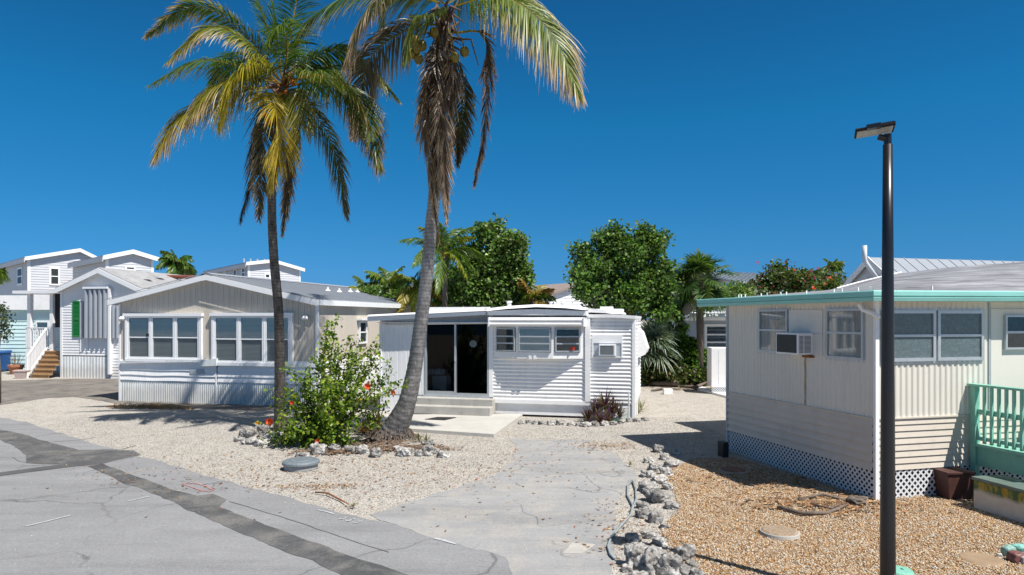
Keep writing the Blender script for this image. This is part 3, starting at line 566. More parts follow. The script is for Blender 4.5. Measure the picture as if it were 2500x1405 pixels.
# wicker chest and chair glimpsed behind the glass
wk = empty('side_table', tuple(mf.world(X(1078, 940, 1.0), 1.0, zdb)), A1, 'white wicker side table seen through the left pane of the sliding door', 'table')
b = MB(); b.box(-.22, .22, -.2, .2, .08, .50); b.build('cabinet', M['blind'], wk); b = MB()
for sx_ in (-.2, .17):
    b = MB(); b.box(sx_, sx_+.04, -.2, -.15, 0, .08); b.build('foot', M['blind'], wk); b = MB(); b.box(sx_, sx_+.04, .15, .2, 0, .08); b.build('foot', M['blind'], wk)
b = MB(); bz = zdb+.62
for i in range(5): b.tube([(-.2+i*.1, -.02*i, -.08), (-.18+i*.1, 0, .06+.03*(i % 2)), (-.16+i*.1, 0, .10)], [.06, .09, .02], 7)
cu = b.build('cushion_pile', M['blind'], smooth=True); cu.location = mf.world(X(1064, 900, 1.0), 1.0, zdb+.60); tag(cu, 'rumpled pale cloth piled on the side table behind the glass door', 'cloth')

# ================================================================== beige double-wide (left of middle)
Bo = G(295, 979); bfm = Frame(Bo, A1)
bh = empty('beige_house', (Bo.x, Bo.y, 0), A1, 'beige double wide home with low gable and two triple windows', 'house')
X = lambda px, py=880, y=0: bfm.xz(px, py, y)[0]
Z = lambda px, py, y=0: bfm.xz(px, py, y)[1]
W_ = X(773); Ld = 9.5; xr = X(505, 672, -.14); zridge = Z(505, 681, -.14); zel = Z(266, 744, -.14); zer = Z(770, 744, -.14)
xel = X(266, 744, -.14); xer = X(777, 744, -.14)
def roofz(x): return zel+(zridge-zel)*(x-xel)/(xr-xel) if x < xr else zridge+(zer-zridge)*(x-xr)/(xer-xr)
zlap = Z(500, 881); zskt = Z(480, 932)
b = MB(); panel_v(b, front(0), 0, W_, zlap, lambda s: roofz(s)+.03, 'double', .205, .014); panel_v(b, right(W_), 0, Ld, zlap, zer+.08, 'double', .205, .012); b.quad((0, 0, 0), (0, Ld, 0), (0, Ld, zel), (0, 0, zel)); b.build('upper_wall', M['beige'], bh)
b = MB(); panel_h(b, front(0), 0, W_*.505, zskt, zlap, 'lap', .165, .035, wav=.035); panel_h(b, front(0), W_*.515, W_, zskt, zlap+.02, 'lap', .165, .03, wav=.012); panel_h(b, right(W_), 0, Ld, zskt, zlap, 'lap', .165, .02); b.build('lower_siding', M['white_side'], bh)
b = MB(); panel_v(b, front(-.0), .0, W_*.505, 0, zskt, 'corr', .07, .016, .006); panel_v(b, front(0), W_*.507, W_, 0, zskt, 'corr', .07, .016, .004); panel_v(b, right(W_), 0, Ld, 0, zskt, 'corr', .07, .016); b.build('skirt', M['white_dirty'], bh)
b = MB(); th = .02
for (xa, za, xb_, zb_) in ((xel, zel, xr, zridge), (xr, zridge, xer, zer)): b.hexa([(xa, -.16, za+.12), (xb_, -.16, zb_+.12), (xb_, Ld+.35, zb_+.12), (xa, Ld+.35, za+.12), (xa, -.16, za+.16), (xb_, -.16, zb_+.16), (xb_, Ld+.35, zb_+.16), (xa, Ld+.35, za+.16)])
n = 40
for i in range(n):
    y = -.3+i*(Ld+.6)/n
    for (xa, za, xb_, zb_) in ((xel, zel, xr, zridge), (xr, zridge, xer, zer)): b.hexa([(xa, y, za+.16), (xb_, y, zb_+.16), (xb_, y+.03, zb_+.16), (xa, y+.03, za+.16), (xa, y, za+.178), (xb_, y, zb_+.178), (xb_, y+.03, zb_+.178), (xa, y+.03, za+.178)])
ro = b.build('roof', M['greymetal'], bh)
b = MB(); b.add([(xr-.25, -.21, roofz(xr-.25)+.185), (xr, -.21, zridge+.2), (xr+.25, -.21, roofz(xr+.25)+.185), (xr-.25, Ld+.36, roofz(xr-.25)+.185), (xr, Ld+.36, zridge+.2), (xr+.25, Ld+.36, roofz(xr+.25)+.185)], [(0, 1, 4, 3), (1, 2, 5, 4)]); b.build('ridge_cap', M['greymetal'], ro)
b = MB(); fh = .145
for (xa, za, xb_, zb_) in ((xel, zel, xr, zridge), (xr, zridge, xer, zer)): b.hexa([(xa, -.20, za-fh*.3), (xb_, -.20, zb_-fh*.3), (xb_, -.165, zb_-fh*.3), (xa, -.165, za-fh*.3), (xa, -.20, za+.13), (xb_, -.20, zb_+.13), (xb_, -.165, zb_+.13), (xa, -.165, za+.13)])
b.box(xer-.01, xer+.03, -.19, Ld+.35, zer-.02, zer+.145); b.box(xel-.03, xel+.01, -.19, Ld+.35, zel-.02, zel+.145); b.build('fascia', M['white_clean'], bh)
b = MB(); b.quad((xel, -.17, zel+.0), (xr, -.17, zridge+.0), (xr, 0, zridge+.0), (xel, 0, zel+.0)); b.quad((xr, -.17, zridge), (xer, -.17, zer), (xer, 0, zer), (xr, 0, zridge)); b.quad((W_, 0, zer+.02), (xer, 0, zer), (xer, Ld, zer), (W_, Ld, zer+.02)); b.build('soffit', M['white_side'], bh)
for (p0, p1, zt0, zb0, bots) in ((314, 491, 766, 880, 878), (525, 712, 765, 884, 884)):
    s0_, s1_ = X(p0), X(p1); z0_, z1_ = Z(500, bots), Z(500, zt0+7); tw = (s1_-s0_)
    for i in range(3): window(bh, front(0), s0_+tw*i/3+.02, s0_+tw*(i+1)/3-.02, z0_, z1_, rails=(.505,), fw=.06, d=.075, behind='blind', pitch=.04)
    strip(bh, 'window_trim', 'white_clean', (s0_-.07, s0_+.018, 0, .09, z0_-.03, z1_+.02), (s1_-.018, s1_+.07, 0, .09, z0_-.03, z1_+.02), (s0_-.12, s1_+.10, 0, .13, z1_+.003, z1_+.10), (s0_-.04, s1_+.04, 0, .11, z0_-.10, z0_-.003), (s0_+tw/3-.019, s0_+tw/3+.019, 0, .082, z0_, z1_), (s0_+tw*2/3-.019, s0_+tw*2/3+.019, 0, .082, z0_, z1_))
b = MB(); z_ = zlap; b.hexa([(.05, -.10, z_-.13), (W_*.50, -.12, z_-.02), (W_*.5, -.02, z_-.02), (.05, -.02, z_-.13), (.05, -.10, z_-.04), (W_*.5, -.12, z_+.05), (W_*.5, -.02, z_+.05), (.05, -.02, z_-.04)]); b.hexa([(W_*.43, -.125, z_-.18), (W_*.52, -.125, z_-.15), (W_*.52, -.03, z_-.15), (W_*.43, -.03, z_-.18), (W_*.43, -.125, z_+.0), (W_*.52, -.125, z_+.09), (W_*.52, -.03, z_+.09), (W_*.43, -.03, z_+.0)]); b.build('sagging_ledge', M['white_dirty'], bh)
strip(bh, 'wall_vent', 'alu_dull', (X(466), X(500), .03, .045, Z(480, 914), Z(480, 901)))
strip(bh, 'corner_trim', 'white_clean', (-.06, .0, -.05, .03, 0, zel+.03), (W_-.02, W_+.05, -.05, .035, zlap-.05, zer+.02), (W_*.505, W_*.51, -.02, .03, 0, zlap))
strip(bh, 'window_shade_clip', 'blackplastic', (X(361), X(368), .078, .085, Z(365, 822), Z(365, 815)))
for px, py in ((305, 777), (750, 776)):
    x_, z_ = X(px, py), Z(px, py); b = MB(); b.tube([(x_, -.0, z_+.02), (x_, -.10, z_+.04)], .05, 10); b.tube([(x_-.04, -.10, z_+.03), (x_-.05, -.17, z_-.05)], [.04, .055], 10); b.tube([(x_+.04, -.10, z_+.03), (x_+.06, -.17, z_-.05)], [.04, .055], 10); b.build('flood_light', M['white_clean'], bh, smooth=True)
ws0, zz0 = bfm.yz(874, 840, W_); ws1, zz1 = bfm.yz(893, 784, W_)
w2 = window(bh, right(W_), ws0, ws1, zz0, zz1, fw=.07, d=.07, behind='curtain'); strip(bh, 'window_hood', 'white_clean', (ws0-.1, ws1+.1, 0, .2, zz1+.02, zz1+.09), mp=right(W_))
for px, py, yy in ((800, 717, 4.2), (855, 712, 6.5), (828, 729, 5.0), (872, 722, 7.4)):
    x_ = X(px, py, yy); z_ = roofz(x_)+.16; v = MB(); v.tube([(x_, yy, z_), (x_, yy, z_+.07)], [.12, .05], 10); v.tube([(x_, yy, z_+.05), (x_, yy, z_+.15)], .04, 8); v.build('roof_vent', M['white'], bh)

# ================================================================== tall white house with green shutter (far left)
Lo = G(149, 922); lf = Frame(Lo, A1+2)
lh = empty('white_house', (Lo.x, Lo.y, 0), A1+2, 'narrow white house with green shutter, steep gable and corrugated storm panels', 'house')
X = lambda px, py=850, y=0: lf.xz(px, py, y)[0]
Z = lambda px, py, y=0: lf.xz(px, py, y)[1]
xr = X(240, 655, -.25); zr_ = Z(240, 662, -.25); xel = X(135, 712, -.25); zel = Z(135, 712, -.25); xer = X(345, 712, -.25); zer = Z(345, 712, -.25); Wl = xer-.35; Ll = 9.0
def rz(x): return zel+(zr_-zel)*(x-xel)/(xr-xel) if x < xr else zr_+(zer-zr_)*(x-xr)/(xer-xr)
def sl_(z): return 0 if z < zel+.1 else xel+(xr-xel)*(z-zel)/(zr_-zel)
def sr_(z): return Wl if z < zer+.1 else xr+(xer-xr)*(zr_-z)/(zr_-zer)
zs = Z(200, 868)
b = MB(); panel_h(b, front(0), lambda z: max(0, sl_(z)), lambda z: min(Wl, sr_(z)), zs, zr_, 'lap', .125, .02); b.quad((0, 0, 0), (0, Ll, 0), (0, Ll, zel+.1), (0, 0, zel+.1)); b.quad((Wl, 0, 0), (Wl, Ll, 0), (Wl, Ll, zer+.1), (Wl, 0, zer+.1)); b.build('siding', M['white_side'], lh)
b = MB(); panel_v(b, front(-.02), 0, X(272), 0, zs-.05, 'corr', .16, .02, .02); b.build('skirt', M['white_dirty'], lh)
b = MB(); panel_h(b, front(-.03), X(272), Wl, 0, zs, 'lap', .13, .02); b.build('siding', M['white_side'], lh)
b = MB()
for (xa, za, xb_, zb_) in ((xel, zel, xr, zr_), (xr, zr_, xer, zer)): b.hexa([(xa, -.26, za+.10), (xb_, -.26, zb_+.10), (xb_, Ll, zb_+.10), (xa, Ll, za+.10), (xa, -.26, za+.17), (xb_, -.26, zb_+.17), (xb_, Ll, zb_+.17), (xa, Ll, za+.17)])
b.build('roof', NT('tmp').m if 0 else None or paint('worn_grey_shingle', (.34, .34, .345), .9, .25, 1.6, (.10, .10, .105), .75, bump=.3), lh)
for (u0, v0, s_, t_) in ((1.2, .5, .4, .25), (2.4, .35, .5, .2), (3.6, .6, .35, .3), (1.9, .75, .45, .2), (4.6, .45, .6, .22), (5.4, .8, .5, .22), (3.0, .85, .4, .22)):
    x_ = xr+(xer-xr)*v0; z_ = rz(x_)+.178; x2 = x_+t_; z2 = rz(min(x2, xer))+.178; b = MB(); b.quad((x_, u0, z_), (x_, u0+s_, z_), (x2, u0+s_*.9, z2), (x2, u0+.1, z2)); b.build('missing_shingle', M['dark'], lh)
b = MB()
for (xa, za, xb_, zb_) in ((xel, zel, xr, zr_), (xr, zr_, xer, zer)): b.hexa([(xa, -.30, za-.10), (xb_, -.30, zb_-.10), (xb_, -.26, zb_-.10), (xa, -.26, za-.10), (xa, -.30, za+.12), (xb_, -.30, zb_+.12), (xb_, -.26, zb_+.12), (xa, -.26, za+.12)])
b.box(xer-.02, xer+.04, -.29, Ll, zer-.06, zer+.12); b.box(xel-.04, xel+.02, -.29, Ll, zel-.06, zel+.12); b.build('fascia', M['white_clean'], lh)
b = MB(); b.quad((xel, -.26, zel), (xr, -.26, zr_), (xr, 0, zr_), (xel, 0, zel)); b.quad((xr, -.26, zr_), (xer, -.26, zer), (xer, 0, zer), (xr, 0, zr_)); b.build('soffit', M['white_side'], lh)
b = MB(); panel_v(b, front(-.14), X(213), X(271), Z(240, 826), Z(240, 706), 'corr', .25, .10); panel_v(b, front(-.03), X(197), X(213), Z(240, 826), Z(240, 736), 'corr', .13, .06); panel_v(b, front(-.08), X(277), X(297), Z(240, 826), Z(240, 744), 'corr', .2, .08); b.build('storm_panel', M['shutter'], lh)
strip(lh, 'panel_rail', 'white_clean', (X(212), X(272), .0, .26, Z(240, 706), Z(240, 701)), (X(271), X(276), 0, .2, 0.2, Z(240, 706)), (-.02, .1, -.02, .03, 0, zel+.1), (X(213), X(216), 0, .05, Z(213, 860), Z(213, 826)), (X(197), X(199), 0, .05, Z(213, 860), Z(213, 826)))
b = MB(); s0_, s1_, z0_, z1_ = X(179), X(197), Z(188, 823), Z(188, 736); mbox(b, front(0), s0_, s0_+.05, 0, .06, z0_, z1_); mbox(b, front(0), s1_-.05, s1_, 0, .06, z0_, z1_)
for fz in (0, .48, .97): mbox(b, front(0), s0_+.05, s1_-.05, 0, .058, z0_+(z1_-z0_)*fz, z0_+(z1_-z0_)*fz+.07)
nn = 26
for i in range(nn): z = z0_+.07+(z1_-z0_-.1)*i/nn; b.quad((s0_+.05, -.05, z), (s1_-.05, -.05, z), (s1_-.05, -.015, z+.06), (s0_+.05, -.015, z+.06))
b.build('shutter', M['green'], lh)
b = MB(); x0_, z0_ = lf.xz(400, 676, 3.9); b.tube([(x0_, 3.9, z0_), (x0_+1.5, 4.3, z0_-.02)], .10, 10); b.build('rolled_tarp', paint('rusty_roll', (.19, .055, .03), .8, .4, 6), lh, label='rust brown roll lying on the ridge')
# porch of the white house: flat roof, posts, deck, doorway, stairs
yd = .5; zp = Z(80, 714, yd); zdk = Z(100, 856, yd); xq = X(62, 850, yd); x70 = X(70, 800, yd); x125 = X(125, 800, yd)
b = MB(); b.box(X(30, 712, yd-.3), -.01, yd-.3, 3.6, zp-.07, zp+.07); b.build('porch_roof', M['white_clean'], lh)
for xx in (x70, x125): b = MB(); b.box(xx-.09, xx+.09, yd, yd+.18, zdk, zp-.07); b.build('porch_post', M['white_side'], lh)
b = MB(); b.box(xq, -.02, yd, 3.4, zdk-.14, zdk); b.build('deck', M['white_side'], lh)
b = MB(); panel_v(b, front(yd), xq, x125+.1, 0, zdk-.14, 'groove', .13, .02); b.build('deck_skirt', M['white_side'], lh)
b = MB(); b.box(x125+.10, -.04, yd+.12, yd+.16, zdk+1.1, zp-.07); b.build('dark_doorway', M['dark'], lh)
b = MB(); zr1 = zdk+1.1; b.box(xq, x125, yd, yd+.06, zr1-.05, zr1); b.box(xq, x125, yd, yd+.06, zdk+.08, zdk+.13)
nb = 11
for i in range(nb): x_ = xq+(x125-xq)*i/nb; b.box(x_, x_+.04, yd+.01, yd+.05, zdk+.1, zr1)
b.box(xq, xq+.06, yd, 3.0, zr1-.05, zr1); b.box(xq, xq+.06, yd, 3.0, zdk+.08, zdk+.13)
for i in range(14): b.box(xq+.01, xq+.05, yd+.1+i*.2, yd+.14+i*.2, zdk+.1, zr1)
b.build('porch_railing', M['white_side'], lh)
b = MB(); lattice(b, front(yd+.4), x125+.1, -.04, zdk+.05, zdk+1.1, .1, .03); b.build('porch_lattice', M['lattice'], lh)
stt = empty('porch_stairs', tuple(lf.world(0, 0)), A1+2, 'tan wooden steps with white handrail beside the tall white house', 'stairs')
ns = 6; xw0 = X(74, 918, -.6); xw1 = X(112, 870, .4); b = MB()
for i in range(ns):
    z1_ = (i+1)*zdk/ns-.01; yy = -.62+i*.185; xw = xw0+(xw1-xw0)*i/(ns-1); b.box(xw, -.05, yy, yy+.22, z1_-.05, z1_); b.box(xw+.02, -.07, yy+.03, yy+.05, z1_-zdk/ns, z1_-.05)
b.build('treads', M['wood'], stt)
b = MB(); p0 = Vector((xw0-.1, -.66, 1.0)); p1 = Vector((xw1-.02, .44, zdk+1.05)); b.bar(p0, p1, .07, .07); q0 = Vector((xw0-.1, -.64, .12)); q1 = Vector((xw1-.02, .44, zdk+.10)); b.bar(q0, q1, .06, .10)
for i in range(13): t = (i+.3)/13; b.bar(q0.lerp(q1, t), p0.lerp(p1, t), .035, .035)
b.box(xw0-.15, xw0-.05, -.72, -.64, 0, 1.05); b.build('handrail', M['white_clean'], stt)
# ================================================================== cream house with aqua gutter (right)
Ro = G(2137, 1222); A2 = 14.6; rfm = Frame(Ro, A2)
rh = empty('cream_house', (Ro.x, Ro.y, 0), A2, 'cream ribbed mobile home with aqua gutter and white lattice skirt', 'house')
Y = lambda px, py=900, x=0: rfm.yz(px, py, x)[0]
ZL = lambda px, py, x=0: rfm.yz(px, py, x)[1]
X = lambda px, py=900, y=0: rfm.xz(px, py, y)[0]
Z = lambda px, py, y=0: rfm.xz(px, py, y)[1]
Ly = Y(1777); Wr = 5.2; z1 = Z(2200, 1021); z0 = Z(2200, 1147); zt = 3.02; zF0 = ZL(2140, 736, -.3); zF1 = ZL(2140, 709, -.3)
wpx = MB(); panel_v(wpx, left(0), .02, Ly, z1, zt+.1, 'corr', .105, .014); wpx.build('side_wall', M['cream'], rh)
xdj = X(2412)
b = MB(); panel_v(b, front(0), .02, xdj, z1, zt+.1, 'corr', .105, .016); b.build('front_wall', M['cream'], rh)
b = MB(); panel_h(b, left(0), .03, Ly, z0, z1, 'lap', .14, .035); panel_h(b, front(0), .03, X(2366), z0, z1, 'lap', .105, .02); panel_h(b, front(0), X(2366), Wr, z0, z1, 'lap', .105, .02); b.build('lap_siding', M['beige_dark'], rh)
b = MB(); mbox(b, front(0), xdj+.03, Wr, -.1, -.02, z1, zt+.05); b.build('door_surround', M['cream'], rh)
strip(rh, 'joint_trim', 'alu_dull', (xdj, xdj+.03, -.02, .02, z1, zt)); strip(rh, 'corner_trim', 'white', (-.02, .045, -.02, .03, 0, zt+.05)); strip(rh, 'far_corner_trim', 'alu_dull', (Ly-.03, Ly+.03, -.02, .03, 0, zt+.02), mp=left(0))
strip(rh, 'siding_edge', 'beige_dark', (.03, Ly-.03, 0, .03, z1-.012, z1+.012), mp=left(0)); strip(rh, 'siding_edge', 'beige_dark', (.05, X(2366), 0, .03, z1-.012, z1+.012))
b = MB(); lattice(b, left(0), .04, Ly-.03, .0, z0, .07, .030); b.build('lattice_skirt', M['lattice'], rh)
b = MB(); lattice(b, front(0), .05, Wr, .0, z0, .075, .030); b.build('lattice_skirt', M['lattice'], rh)
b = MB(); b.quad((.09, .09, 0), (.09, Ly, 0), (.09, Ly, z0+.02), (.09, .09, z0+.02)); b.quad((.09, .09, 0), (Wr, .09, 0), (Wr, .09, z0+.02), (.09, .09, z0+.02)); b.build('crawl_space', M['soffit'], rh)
b = MB(); b.quad((0, Ly, 0), (Wr, Ly, 0), (Wr, Ly, zt), (0, Ly, zt)); b.build('back_wall', M['cream'], rh)
# aqua fascia / gutter with profile, soffit
b = MB(); xf = -.30; yN = -.30; yFar = Y(1706, 742, xf); hh = zF1-zF0
prof = [(0, 0), (.03, .02), (.045, .35), (.03, .42), (.05, .52), (.05, .9), (.035, 1.0)]
k = len(prof); vs_ = []
for (o, h_) in prof: vs_.append((xf-o, yFar, zF0+hh*h_))
for (o, h_) in prof: vs_.append((xf-o, yN-o, zF0+hh*h_))
for (o, h_) in prof: vs_.append((Wr, yN-o, zF0+hh*h_+.03))
b.add(vs_, [(i, i+1, k+i+1, k+i) for i in range(k-1)]+[(k+i, k+i+1, 2*k+i+1, 2*k+i) for i in range(k-1)]); b.add([(xf, yFar, zF0), (xf-.05, yFar, zF0), (xf-.05, yFar, zF1), (xf, yFar, zF1)], [(0, 1, 2, 3)])
b.quad((xf-.035, yFar, zF1), (xf+.12, yFar, zF1), (xf+.12, yN, zF1), (xf-.035, yN-.035, zF1)); gut = b.build('gutter', M['aqua'], rh)
b = MB(); b.quad((xf, yFar, zF0+.01), (xf, yN, zF0+.01), (.02, yN, zF0+.01), (.02, yFar, zF0+.01)); b.quad((.02, yN, zF0+.01), (Wr, yN, zF0+.01), (Wr, .02, zF0+.01), (.02, .02, zF0+.01)); b.build('soffit', M['cream'], rh)
b = MB()
for px in (1801, 1807, 1817, 1856, 1871, 1904, 1917, 1966, 2033, 2053, 2092, 2122):
    y_ = Y(px, 730, xf); lean = rnd.uniform(-.02, .02); b = MB(); b.bar((xf+.02, y_, zF1-.02), (xf+.02+lean, y_+lean, zF1+.055), .018, .018); b.build('gutter_clip', M['white'], gut)
for px in (2278,): b = MB(); x_ = X(px, 705, yN); b.bar((x_, yN+.02, zF1), (x_, yN+.02, zF1+.08), .02, .02); b.build('gutter_clip', M['white'], gut)
# low weathered roof
mroof = NT('weathered_roof_sheet'); t = mroof; nn = t.noise(2.0, 8, .72, stretch=(.35, 3.2, 1), dist=.6); t.col(t.ramp(nn, [(.34, (.11, .105, .112)), (.52, (.235, .235, .25)), (.68, (.42, .42, .43))])); t.rough(.6, .3); t.bump(t.noise(6, 3, stretch=(.3, 6, 1)), .3, .02)
b = MB(); yb_ = 3.0; back = [(2043, 707), (2090, 694), (2150, 679), (2200, 668), (2260, 660), (2340, 651), (2420, 645), (2520, 639)]; bk = [(lambda q: (q[0], yb_, q[1]))(rfm.xz(px, py, yb_)) for px, py in back]
fr_ = [(-.32, yN+.3, zF1-.01), (-.2, yN, zF1-.005), (.2, yN, zF1), (.7, yN, zF1+.0), (1.2, yN, zF1+.01), (1.9, yN, zF1+.015), (2.8, yN, zF1+.02), (Wr, yN, zF1+.03)]
nB = len(bk); mid = [tuple((np.array(a)*.5+np.array(c)*.5+np.array([0, 0, .05*(i > 1)]))) for i, (a, c) in enumerate(zip(fr_, bk))]
b.add(fr_+mid+bk+[(x, 6.2, 3.1) for x, y, z in bk], [(i, i+1, nB+i+1, nB+i) for i in range(nB-1)]+[(nB+i, nB+i+1, 2*nB+i+1, 2*nB+i) for i in range(nB-1)]+[(2*nB+i, 2*nB+i+1, 3*nB+i+1, 3*nB+i) for i in range(nB-1)])
b.quad((xf+.1, yFar, zF1-.01), (fr_[0]), bk[0], (bk[0][0], yFar, zF1-.01)); b.build('low_roof', mroof.m, rh, smooth=True)
b = MB(); b.tube([tuple(Vector(p)+Vector((0, 0, .02))) for p in bk[:4]], .018, 6); b.build('roof_edge_flashing', M['white'], rh)
# bent vent pipe
b = MB(); yv = 3.3; pts = [rfm.xz(px, py, yv) for px, py in ((2111, 600), (2111, 632), (2114, 642), (2122, 654), (2148, 690))]; b.tube([(x, yv, z) for x, z in pts], [.045]*5, 10); b.build('vent_pipe', M['steel'], rh, smooth=True)
# side windows, window unit
def rim(parent, mp, s0, s1, z0_, z1_, m='cream'):
    n1 = int((s1-s0)/.11); b = MB()
    for i in range(n1): s = s0+(s1-s0)*(i+.5)/n1; mbox(b, mp, s-.006, s+.006, .012, .020, z1_-.012, z1_-.003); mbox(b, mp, s-.006, s+.006, .012, .020, z0_+.003, z0_+.012)
    b.build('screw_row', M['alu_dull'], parent)
for (pa, pb, ta, tb, ba, bb_, bh_) in ((1856, 1926, 757, 757, 858, 862, 'curtain_red'), (2021, 2112, 755, 755, 873, 880, 'curtain')):
    sa, sb_ = Y(pb), Y(pa); za_, zb_ = ZL(pa, ba), ZL(pa, ta)
    wn = window(rh, left(0), sa, sb_, za_, zb_, rails=(.52,), fw=.035, d=.045, fm='alu', gm='glass_side', behind=bh_); rim(wn, left(0), sa-.03, sb_+.03, za_-.025, zb_+.025)
    strip(wn, 'flange', 'alu', (sa-.05, sb_+.05, 0, .012, za_-.045, zb_+.045), mp=left(0))
yp0, yp1 = Y(2011), Y(1930); b = MB(); zpa, zpb = ZL(1970, 868), ZL(1970, 757)
strip(rh, 'plywood_panel', 'panelboard', (yp0, yp1, 0, .03, ZL(1930, 812), zpb), mp=left(0)); strip(rh, 'plywood_panel', 'panelboard', (yp0, Y(1985), 0, .028, zpa, ZL(1930, 812)-.006), mp=left(0))
strip(rh, 'unit_opening', 'dark', (Y(1985)+.005, yp1-.01, 0, .02, zpa+.02, ZL(1930, 812)-.008), mp=left(0))
# the unit sticks out of the side wall, its grille facing out
ya_, yb2 = Y(1981, 840, -.05), Y(1928, 840, -.05); zc0, zc1 = ZL(1950, 865, -.1), ZL(1950, 813, -.1)
b = MB(); mbox(b, left(0), ya_, yb2+.02, .0, .32, zc0, zc1); ac = b.build('air_conditioner', M['white_clean'], rh, bevel=.01)
b = MB(); mbox(b, left(0), ya_+.03, yb2-.01, .32, .325, zc0+.03, zc1-.03); b.build('coil_face', paint('dusty_coil', (.06, .065, .065), .8, .5, 40, (.25, .24, .2), .3), ac)
b = MB()
for i in range(14): z = zc0+.04+i*(zc1-zc0-.08)/14; mbox(b, (lambda s, o, z: (-s, ya_-o, z)), .06, .19, -.001, .003, z, z+.010); mbox(b, (lambda s, o, z: (-s, ya_-o, z)), .21, .29, -.001, .003, z, z+.010)
b.build('side_louvres', M['screen'], ac)
strip(rh, 'unit_ledge', 'rust', (ya_-.02, ya_+.18, 0, .10, zc0-.05, zc0-.008), mp=left(0))
b = MB(); ys = Y(1967, 900); mp = left(0)
zz = zc0-.05; q = []
for i in range(9): f_ = i/8; z = zz+(z1+.03-zz)*f_; q += [mp(ys-.018+.008*math.sin(i*2), .0155, z), mp(ys+.014+.006*math.sin(i*1.7), .0155, z)]
b.add(q, [(2*i, 2*i+1, 2*i+3, 2*i+2) for i in range(8)]); b.build('rust_streak', paint('rust_run', (.42, .31, .20), .8, .25, 4, (.55, .50, .42), .6), rh)
# front windows behind the lamp post, entrance door
for pa, pb in ((2148, 2279), (2284, 2396)):
    sa, sb_ = X(pa), X(pb); za_, zb_ = Z(2285, 881), Z(2285, 758)
    wn = window(rh, front(0), sa, sb_, za_, zb_, rails=(.5,), fw=.05, d=.05, fm='alu', gm='frost', behind=None); rim(wn, front(0), sa, sb_, za_-.03, zb_+.03)
    strip(wn, 'flange', 'alu', (sa-.02, sb_+.02, 0, .014, za_-.04, zb_+.04))
dx0 = X(2418); b = MB(); mbox(b, front(0), dx0, dx0+.85, -.03, .01, z1-.2, zt-.12); dd = b.build('entry_door', M['cream'], rh)
window(rh, front(-.01), X(2448), X(2448)+.5, Z(2480, 853), Z(2480, 770), rails=(.5,), fw=.03, d=.05, fm='alu', gm='glass', behind='curtain', name='door_window')
# pvc elbow at the corner
b = MB(); y_ = Y(2098, 745, -.12); pts = [(-.12, y_, zF0+.02), (-.12, y_, zF0-.04), (-.10, y_-.05, zF0-.12), (-.06, y_-.2, zF0-.17), (-.04, y_-.3, zF0-.24), (-.04, .12, zF0-.5)]; b.tube(pts[:5], .034, 10); b.build('drain_elbow', M['white'], rh, smooth=True)
# mint landing: posts, rails, balusters, deck
ld = empty('mint_landing', (Ro.x, Ro.y, 0), A2, 'mint green wooden landing with railing at the cream house door', 'porch')
xL = X(2366); zR = Z(2360, 936); zD = .76; yE_ = -1.75
b = MB(); mbox(b, left(xL), yE_, -.04, .0, .10, .0, .0001)
def lbox(name, s0, s1, o0, o1, a, c, m='mint', bev=.004): b = MB(); mbox(b, left(xL), s0, s1, o0, o1, a, c); return b.build(name, M[m], ld, bevel=bev)
lbox('post', -.14, -.05, -.05, .04, .0, zR-.03); lbox('post', yE_, yE_+.09, -.05, .04, 0, zR-.03)
lbox('top_rail', yE_-.05, -.02, -.07, .075, zR-.035, zR); lbox('mid_rail', yE_+.09, -.14, -.035, .0, zD+.50, zD+.58); lbox('rim_rail', yE_, -.05, -.03, .05, zD+.0, zD+.04); lbox('rim_board', yE_+.09, -.14, -.035, .005, zD-.30, zD); lbox('bottom_rail', yE_+.09, -.14, -.02, .01, zD+.10, zD+.16)
nb = 13
for i in range(nb): s = -.30-i*.118; lbox('baluster', s, s+.04, .0, .038, zD+.06, zR-.036)
b = MB()
for i in range(9): x_ = xL+.05+i*.15; b.box(x_, x_+.135, yE_, -.05, zD-.04, zD)
b.build('deck', M['mint'], ld)
b = MB(); b.bar((xL-.0, -.16, zD+.12), (xL+.02, -.07, zD+.5), .03, .08); b.build('brace', M['mint'], ld)
for i, yy in enumerate((-.05, -.95)): b = MB(); b.box(xL+1.3, xL+1.39, yy-.09, yy, 0, zR-.03); b.build('post', M['mint'], ld)
b = MB(); b.box(xL+1.27, xL+1.42, yE_, -.02, zR-.035, zR); b.build('top_rail', M['mint'], ld)
for i in range(12): s = -.2-i*.118; b = MB(); b.box(xL+1.30, xL+1.34, s-.04, s, zD+.06, zR-.036); b.build('baluster', M['mint'], ld)
# painted chest and brown tub in front
tch = NT('painted_chest'); s_ = tch; n1 = s_.noise(3.5, 6, .65); sepz = s_.n("ShaderNodeSeparateXYZ"); s_.l(s_.co, sepz.inputs[0])
zz_ = s_.math('ADD', sepz.outputs['Z'], s_.math('MULTIPLY', n1, .22)); base = s_.ramp(n1, [(.3, (.46, .41, .34)), (.7, (.60, .55, .47))])
g2 = s_.ramp(s_.noise(13, 5, .7, stretch=(1, 1, .35)), [(.38, (.05, .10, .035)), (.5, (.12, .16, .05)), (.58, (.42, .27, .03)), (.72, (.05, .045, .03))])
c_ = s_.mix(s_.ramp(zz_, [(.35, 0.0), (.41, 1.0)]), base, g2); c_ = s_.mix(s_.ramp(s_.vor(2.6, vec=None), [(.07, .9), (.13, 0.0)]), c_, (.03, .28, .17)); s_.col(c_); s_.rough(.7, .3)
ca = rfm.loc(2377, 1241); chh = empty('storage_chest', tuple(rfm.world(ca[0], ca[1])), A2-3, 'low wooden chest painted with green and yellow foliage below the mint railing', 'chest')
